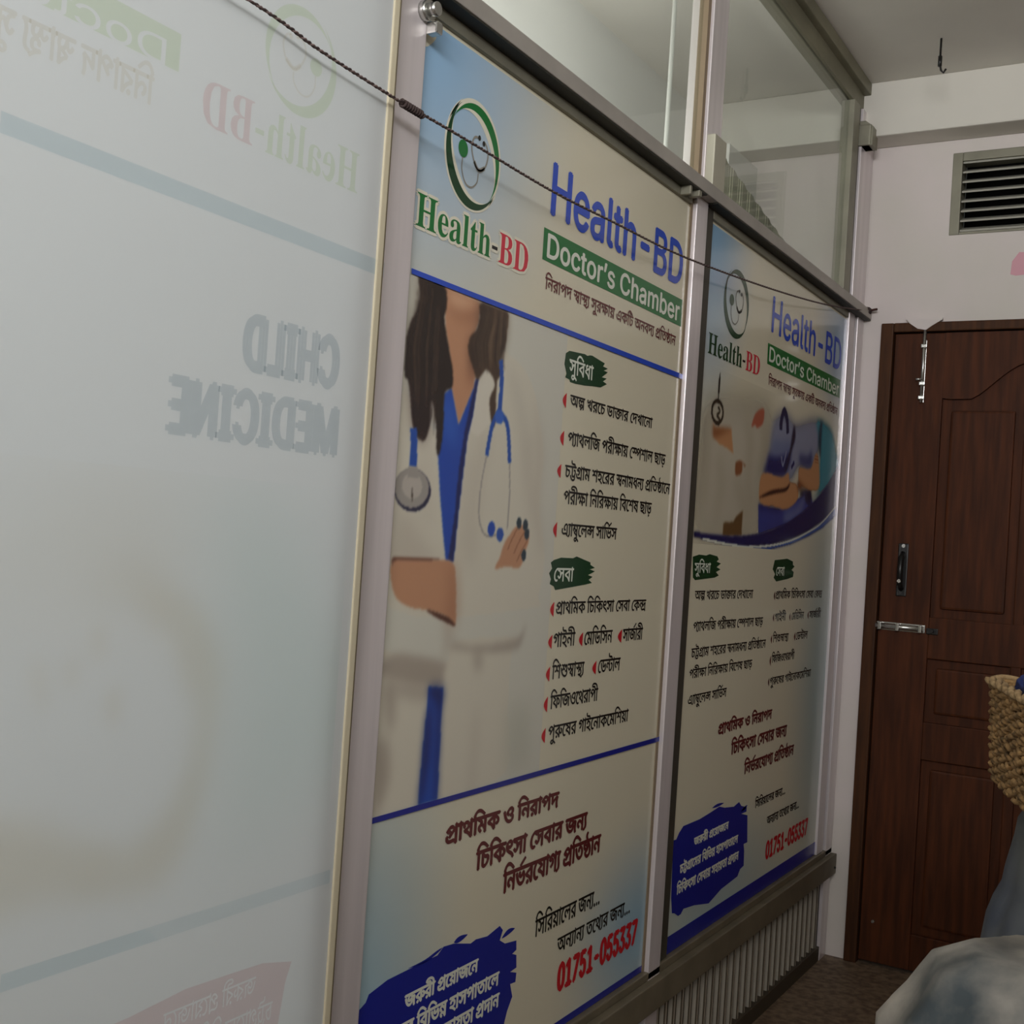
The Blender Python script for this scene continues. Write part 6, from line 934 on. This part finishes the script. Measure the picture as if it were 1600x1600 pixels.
lines('list_line', P2, (('l1', (300, 335), (715, 330), (299, 398)), ('l2', (290, 553), (785, 530), (289, 618)), ('l3', (275, 745), (805, 685), (274, 810)), ('l4', (262, 895), (708, 830), (261, 958)), ('l5', (252, 1080), (525, 1032), (251, 1145)),
                    ('s1', (878, 342), (1208, 330), (878, 395)), ('gai', (872, 498), (950, 494), (872, 550)), ('med', (992, 492), (1078, 484), (992, 542)), ('sar', (1118, 482), (1200, 474), (1118, 530)), ('shi', (858, 650), (968, 638), (858, 702)), ('den', (1022, 632), (1105, 622), (1022, 684)), ('phy', (850, 796), (1010, 770), (850, 848)), ('pur', (836, 952), (1128, 900), (836, 1004))), INK_BLACK, .0006, C)
marks(P2, [(C(x, 0)[0], C(0, a)[1], C(0, b_)[1]) for x, a, b_ in ((862, 338, 402), (855, 496, 556), (972, 490, 550), (1102, 480, 538), (840, 650, 712), (1006, 630, 692), (832, 796, 872), (820, 955, 1018))], 2.2, INK_MAROON)
lines('slogan_line', P2, (('g1', (470, 1285), (850, 1187), (469, 1355)), ('g2', (562, 1405), (955, 1310), (561, 1485)), ('g3', (655, 1545), (1005, 1455), (654, 1620))), INK_MAROON, .0022, C)
OD, SD = (1000, 1150), 3.556
def Dd(x, y): return (OD[0] + x / SD, OD[1] + y / SD)
lines('contact_line', P2, (('c1', (640, 347), (805, 292), (640, 388)), ('c2', (705, 440), (882, 367), (704, 482))), INK_BLACK, .001, Dd)
pr = Print(X0); pr.text('tel', INK_CRED, Dd(702, 580), Dd(930, 465), Dd(697, 675), bold=.004); pr.build('telephone_lettering', P2)
def navy2(pr):
    pr.poly([(183, 580), (200, 575), (215, 540), (240, 500), (330, 462), (390, 425), (440, 392), (470, 398), (520, 392), (550, 366), (562, 388), (592, 395), (590, 420), (562, 432), (596, 440), (595, 590), (575, 600), (578, 640), (575, 720), (555, 740), (540, 780), (450, 850), (380, 930), (300, 940), (240, 960), (225, 990), (210, 1000), (190, 985), (176, 985), (172, 900)], INK_NAVY, 1, False, OD, SD)
    pr.line([(400, 400), (430, 385), (465, 372)], .008, INK_NAVY, 1, OD, SD, taper=True); pr.line([(560, 420), (580, 400), (596, 384)], .008, INK_NAVY, 1, OD, SD, taper=True)
words2 = [lambda p, t=t: p.text(t[0], INK_WHITE, Dd(*t[1]), Dd(*t[2]), Dd(*t[3]), bold=.0016) for t in (('e1', (300, 562), (490, 482), (299, 602)), ('e2', (222, 705), (542, 562), (221, 750)), ('e3', (205, 812), (545, 660), (204, 860)))]
patch('notice_patch', P2, navy2, words2, 'navy brush mark with white words')
pr = Print(X0); zt = pr.uv(1043, 1464)[1]
pr.poly([(yA2, zA), (yB2, zA), (yB2, zt), (yA2, zt)], INK_NAVY, 1, yz=True); pr.build('bottom_band', P2)

# ================================================================== THE SLIDING PANE, seen from its back
XL = 0.028
ly1 = at(616, 0, 0, XL).y; ly0 = -0.45; lz0, lz1 = .29, 2.066
L = tag(empty('sliding_door', (XL, ly1, lz0)), 'frosted white sliding pane with a faint mirrored clinic print, nearest the viewer', 'sliding door')
FILM = film('frosted_film', (222, 226, 226), 0.2)
MB().box(XL - .008, XL, ly0, ly1, lz0, lz1).build('pane', FILM, L)
MB().box(XL - .011, XL + .003, ly1 - .001, ly1 + .012, lz0, lz1, .002).build('edge_strip', mat('cream_edge_strip', (214, 204, 176), .45), L)
MB().box(XL - .009, XL + .001, ly1 + .012, ly1 + .0165, lz0, lz1, .001).build('edge_channel', mat('brown_channel', (120, 108, 82), .5), L)
fm = ink_film
F_LINE, F_GRN, F_RED, F_GREY, F_TAN, F_PNK = fm((241, 246, 248)), fm((246, 250, 240)), fm((251, 241, 241)), fm((237, 240, 242)), fm((250, 248, 244)), fm((250, 239, 239))
def mline(pr, key, m_, a, b_, zt, zb, **k):
    """mirrored line of lettering: reads from far (y = a) to near (y = b_)"""
    pr.text_yz(key, m_, a, b_, zt, zt - zb, **k)
def mtext(pr, key, m_, tl, tr, bl, layer=2, **k):
    y0, z0 = pr.uv(*tl); y1, z1 = pr.uv(*tr); zb = pr.uv(*bl)[1]
    pr.text_yz(key, m_, y0, y1, (z0 + z1) / 2, z0 - zb, layer, **k)
pr = Print(XL)
u = lambda *q: pr.uv(*q)
pr.line([u(0, 190), u(600, 422)], .021, F_LINE, 1, yz=True, smooth=False); pr.build('rule_line', L); pr = Print(XL); pr.line([u(0, 1537), u(515, 1369)], .018, F_LINE, 1, yz=True, smooth=False)
pr.build('rule_line', L)
cl, cr, ct, cb = (Vector(u(*q)) for q in ((410, 100), (525, 120), (470, 5), (480, 188)))
c_ = ((cl.x + cr.x) / 2, (ct.y + cb.y) / 2)
logo('logo', L, XL, c_, ((cr.x - cl.x) / 2, (ct.y - cb.y) / 2), (F_GRN, F_GRN, F_TAN, F_TAN), mir=-1, halo=False)
pr = Print(XL)
H = dict(tl=(562, 232), tr=(318, 132), bl=(556, 292))
for rng, m_ in (((0, 7), F_GRN), ((7, 9), F_RED)): mtext(pr, 'ser', m_, H['tl'], H['tr'], H['bl'], rng=rng, top=676)
pr.build('logo_lettering', L)
pr = Print(XL)
z0, z1 = u(285, 55)[1], u(277, 112)[1]; ya = u(281, 80)[0]
pr.cut([(ya, z1), (ya - .62, z1), (ya - .62, z0), (ya, z0)], [('doc', ya - .02, ya - .60, z0 - .014, (z0 - z1) * .68, 0)], F_GRN, 1); pr.build('subtitle_banner', L)
pr = Print(XL); zz = u(240, 122)
pr.text_yz('tag', F_TAN, zz[0], zz[0] - .56, zz[1], .030, 2, bold=.001); pr.build('tagline_lettering', L)
pr = Print(XL)
mtext(pr, 'child', F_GREY, (529, 526), (386, 497), (524, 601), bold=.0055, layer=2); mtext(pr, 'medi', F_GREY, (527, 637), (268, 592), (521, 708), bold=.005, layer=2)
tag(pr.build('title_lettering', L), 'grey mirrored words')
# faint picture of a baby's round head
ya_, yb_ = u(-40, 900)[0], u(560, 900)[0]
cv = Photo(XL, ya_, ly1 - .02, u(250, 1470)[1], u(300, 740)[1], .004)
T1, T2 = (249, 246, 240), (246, 242, 236)
cv.poly([(-40, 1440), (-40, 1290), (60, 1290), (140, 1320), (200, 1330), (250, 1290), (300, 1180), (305, 1080), (285, 1000), (240, 975), (200, 905), (262, 915), (310, 950), (345, 1030), (340, 1120), (320, 1230), (285, 1320), (235, 1385), (150, 1400), (60, 1412)], T1, f=4)
cv.poly([(275, 970), (310, 1000), (330, 1060), (310, 1090), (285, 1040)], T1, f=4); cv.poly([(200, 1330), (280, 1280), (290, 1330), (230, 1385)], T1, f=5, al=.6); cv.poly([(115, 1340), (165, 1330), (180, 1380), (140, 1395), (110, 1375)], T1, f=3)
for p in ([(50, 1040), (60, 1035), (72, 1100), (62, 1105)], [(145, 985), (155, 975), (162, 1015), (150, 1025)], [(170, 1080), (188, 1085), (178, 1135), (168, 1120)], [(105, 1035), (118, 1030), (116, 1070), (106, 1066)]): cv.poly(p, T1, f=2.5)
cv.poly([(100, 770), (260, 780), (320, 860), (260, 900), (170, 930), (60, 900), (-30, 960), (-30, 860)], T1, f=14, al=.6); cv.poly([(120, 930), (200, 880), (270, 890), (200, 920)], T1, f=5, al=.7)
cv.poly([(330, 770), (450, 820), (530, 1000), (520, 1200), (400, 1310), (340, 1330), (350, 1150), (350, 980)], (244, 250, 248), f=14, al=.7)
cv.build('photo_print', L, tint_photo('faint_print_tint'), 1)
pr = Print(XL)
PK = [(455, 1502), (445, 1535), (430, 1620), (100, 1720), (90, 1640), (130, 1620), (200, 1590), (290, 1545), (370, 1518), (410, 1505)]
def wl(key, tl, tr, bl): a, b_, c = u(*tl), u(*tr), u(*bl); return (key, a[0], b_[0], (a[1] + b_[1]) / 2, a[1] - c[1], 0)
pr.cut([u(*q) for q in PK], [wl('e1', (400, 1525), (255, 1585), (398, 1552)), wl('e2', (425, 1575), (180, 1660), (420, 1605))], F_PNK, 1)
tag(pr.build('notice_patch', L), 'faint pink brush mark')

# ================================================================== THE CORD along the partition
def cx(y): return .050 - .004 * (3.88 - y) / 3
pts = []
for q in ((390, 0), (500, 78), (612, 150), (660, 178), (735, 222), (860, 297), (960, 348), (1070, 402), (1200, 450), (1290, 476), (1352, 486)):
    p = at(q[0], q[1], 0, .047); pts.append(Vector((cx(p.y), p.y, p.z)))
pts = [Vector((cx(YB), YB, 1.955)), Vector((cx(-.3), -.3, 1.902)), Vector((cx(.6), .6, 1.888))] + pts
pts[-1] = Vector((.030, 3.868, at(1353, 486, 1, 3.868).z))
den = []
n = len(pts)
for i in range(n - 1):
    p0, p1, p2, p3 = pts[max(i - 1, 0)], pts[i], pts[i + 1], pts[min(i + 2, n - 1)]
    st = max(6, int((p2 - p1).length / .0035))
    for k in range(st):
        t = k / st; den.append(0.5 * ((2 * p1) + (p2 - p0) * t + (2 * p0 - 5 * p1 + 4 * p2 - p3) * t * t + (3 * p1 - p0 - 3 * p2 + p3) * t ** 3))
den.append(pts[-1])
CO = tag(empty('twisted_cord', tuple(pts[-1])), 'dark twisted cord strung across the posters to a nail in the far corner', 'cord')
CORD = [mat('dark_cord', (66, 52, 50), .8), mat('pale_cord_strand', (124, 104, 100), .8)]
s_ = 0.0; A_, B2 = [], []
for i, p in enumerate(den):
    if i: s_ += (p - den[i - 1]).length
    a = s_ * 2 * math.pi / .016; o = Vector((math.cos(a), 0, math.sin(a))) * .0011
    A_.append(p + o); B2.append(p - o)
MB().tube(A_, .0016, 6).build('strand', CORD[0], CO); MB().tube(B2, .0013, 6).build('strand', CORD[1], CO)
k0 = at(627, 160, 0, .047); k1 = at(660, 180, 0, .047); kn = []
for i in range(90):
    t = i / 89; c = k0.lerp(k1, t); a = t * 2 * math.pi * 9
    kn.append((c.x + .0042 * math.cos(a), c.y, c.z + .0042 * math.sin(a) ))
MB().tube(kn, .0022, 6).build('knot', CORD[0], CO)
nl = pts[-1]
N_ = tag(empty('wall_hook', (nl.x, YF, nl.z)), 'rusty dark nail with wound cord ends at the far corner of the rail', 'nail')
MB().tube([(nl.x, YF, nl.z), (nl.x + .002, YF - .06, nl.z + .002)], .005, 8).tube([(nl.x - .004, YF - .03, nl.z), (nl.x + .03, YF - .034, nl.z + .004)], .004, 6).build('nail_shank', mat('rust', (70, 36, 30), .8), N_)
wr = [(nl.x + .009 * math.cos(i * .9), YF - .02 - i * .0009, nl.z + .010 * math.sin(i * .9)) for i in range(30)]
MB().tube(wr, .003, 6).build('cord_wrap', CORD[0], N_)

# ================================================================== BASKET AND BUNDLE at the right
def fbm(v, s=1.0): return noise.fractal(Vector(v) * s, 0.9, 2.0, 4)
bz0, bz1 = .996, 1.131
bA = Vector((.766, 1.80, 0)); bd = Vector((.318, -.948, 0)).normalized(); bn = Vector((.948, .318, 0)).normalized()
LN, WD = .33, .25
BK = tag(empty('wicker_basket', (bA.x + bd.x * LN / 2 + bn.x * WD / 2, bA.y + bd.y * LN / 2 + bn.y * WD / 2, bz0)), 'straw coloured woven basket holding a blue cloth on top of the grey bundle', 'basket')
def loop(inset, n_=120, rad=.022):
    pts_ = []
    a, b_ = LN - 2 * inset, WD - 2 * inset
    per = [(rad, 0), (a - rad, 0), (a, rad), (a, b_ - rad), (a - rad, b_), (rad, b_), (0, b_ - rad), (0, rad)]
    segs = []
    for i in range(8):
        p, q = Vector(per[i]), Vector(per[(i + 1) % 8]); segs.append((p, q, (q - p).length, i))
    tot = sum(s[2] for s in segs); out = []
    for k in range(n_):
        d = tot * k / n_
        for p, q, l_, i in segs:
            if d <= l_: out.append(p.lerp(q, d / l_)); break
            d -= l_
    return [bA + bd * (inset + v.x) + bn * (inset + v.y) for v in out]
random.seed(4)
WICK = mat('seagrass', (176, 138, 88), .85, scale=60, rgb2=(104, 80, 48), bump=.6)
mb = MB(); rows = 23
for r in range(rows):
    t = (r + .5) / rows; z = bz0 + (bz1 - bz0) * t; base = loop(.004 + .006 * (1 - t), 132); c = sum(base, Vector()) / len(base); ptl = []; rad = []
    for i, p in enumerate(base):
        o = (p - c).normalized() * (.0024 * (1 if (i // 3 + r) % 2 else -1)) + Vector((random.gauss(0, .0008), random.gauss(0, .0008), 0))
        ptl.append(Vector((p.x, p.y, z + random.gauss(0, .0011))) + o); rad.append(.0036 + random.gauss(0, .0005))
    mb.tube(ptl, rad, 6, closed=True)
inn = loop(.010, 60); lo = [mb.bm.verts.new((p.x, p.y, bz0)) for p in inn]; hi = [mb.bm.verts.new((p.x, p.y, bz1 - .004)) for p in inn]
for i in range(60): mb.bm.faces.new((lo[i], lo[(i + 1) % 60], hi[(i + 1) % 60], hi[i]))
mb.bm.faces.new(lo[::-1])
mb.build('woven_body', WICK, BK)
rb = loop(.002, 150); mb = MB()
for ph_ in (0, math.pi):
    mb.tube([Vector((p.x, p.y, bz1)) + Vector((.004 * math.cos(i * .55 + ph_), 0, .0034 * math.sin(i * .55 + ph_))) for i, p in enumerate(rb)], .0042, 6, closed=True)
mb.build('plaited_rim', mat('pale_seagrass', (178, 150, 108), .85, scale=80, rgb2=(124, 98, 64), bump=.5), BK)
def lump(name, c, r, ax, m_, amp, fs, seed=0, box=.42):
    """crumpled pile filling a box-shaped hollow: r half sizes along the two level axes ax and upwards"""
    bm = bmesh.new(); bmesh.ops.create_icosphere(bm, subdivisions=5, radius=1.0)
    for v in bm.verts:
        d = v.co.copy(); k = 1 + amp * (fbm((d.x + seed, d.y, d.z), fs) - .35) + amp * .35 * math.sin(6 * math.atan2(d.y, d.x) + 3 * d.z + seed)
        k = min(k, 1.0) if abs(d.z) < .8 else k
        e = Vector([math.copysign(abs(t) ** box, t) for t in d]) * k
        v.co = Vector(c) + ax[0] * (e.x * r[0]) + ax[1] * (e.y * r[1]) + Vector((0, 0, e.z * r[2]))
    mb = MB(); mb.bm.free(); mb.bm = bm
    return mb.build(name, m_, None, smooth=True)
bc = bA + bd * LN / 2 + bn * WD / 2
tag(lump('blue_cloth', (bc.x, bc.y, 1.084), (LN / 2 - .016, WD / 2 - .016, .072), (bd, bn), mat('navy_cloth', (36, 50, 108), .85, scale=30, rgb2=(24, 34, 84)), .16, 2.0, seed=2), 'crumpled navy blue cloth inside the woven basket', 'cloth')

def drape(name, prof, m_, seed, folds, amp, centre, squash, n_=96):
    """cloth-covered pile standing on the floor: prof = [(z, radius)] from the floor up, folds running down"""
    mb = MB(); rings = []
    K = 44; zs = [prof[0][0] + (prof[-1][0] - prof[0][0]) * i / K for i in range(K + 1)]
    def R_(z):
        for (a, ra), (b_, rb_) in zip(prof, prof[1:]):
            if z <= b_:
                t = (z - a) / (b_ - a); t = t * t * (3 - 2 * t); return ra + (rb_ - ra) * t
        return prof[-1][1]
    for z in zs:
        ring = []
        for k in range(n_):
            a = 2 * math.pi * k / n_; fz = 1 - .35 * (z - zs[0]) / (zs[-1] - zs[0])
            r = R_(z) * (1 + amp * fz * (math.sin(folds * a + seed + 2.2 * z) * .6 + fbm((math.cos(a) + seed, math.sin(a), z * 1.6), 1.8)))
            ring.append(mb.bm.verts.new((centre[0] + math.cos(a) * r, centre[1] + math.sin(a) * r * squash, z)))
        rings.append(ring)
    for A, B in zip(rings, rings[1:]):
        for k in range(n_): mb.bm.faces.new((A[k], A[(k + 1) % n_], B[(k + 1) % n_], B[k]))
    mb.bm.faces.new(rings[-1]); mb.bm.faces.new(rings[0][::-1])
    return mb.build(name, m_, None, smooth=True)
GREYC = mat('grey_cloth', (118, 120, 114), .9, scale=5, rgb2=(70, 76, 88), bump=.4)
tag(drape('cloth_bundle', [(0, .33), (.40, .315), (.70, .295), (.778, .276), (.807, .272), (.862, .253), (.944, .24), (.988, .215)], GREYC, 1.3, 6, .05, (1.06, 1.79), .70), 'tall grey cloth covered bundle under the woven basket', 'bundle')
PLA = mat('pale_plastic_sack', (186, 178, 166), .5, scale=7, rgb2=(62, 70, 74), bump=.6)
tag(drape('plastic_sack', [(0, .24), (.35, .24), (.62, .225), (.79, .196), (.835, .170), (.871, .150), (.893, .115)], PLA, 4.1, 9, .10, (.955, 1.34), .75), 'pale crumpled plastic sack standing in front of the grey bundle', 'sack')

# ================================================================== LAMP added unseen behind the partition to brighten the passage wall
T = tag(empty('added_tube_lamp', (-.05, 2.15, 2.03)), 'unseen tube lamp added behind the partition to brighten the passage wall', 'lamp')
MB().box(-.062, -.042, 1.33, 2.97, 2.005, 2.055, .004).build('added_lamp_housing', WALLW, T)
em = bpy.data.materials.new('added_lamp_white'); em.use_nodes = True
b = em.node_tree.nodes['Principled BSDF']; b.inputs['Emission Color'].default_value = (1, .98, .95, 1); b.inputs['Emission Strength'].default_value = 3
MB().tube([(-.0685, 1.36, 2.03), (-.0685, 2.94, 2.03)], .0055, 10).build('added_lamp_tube', em, T)
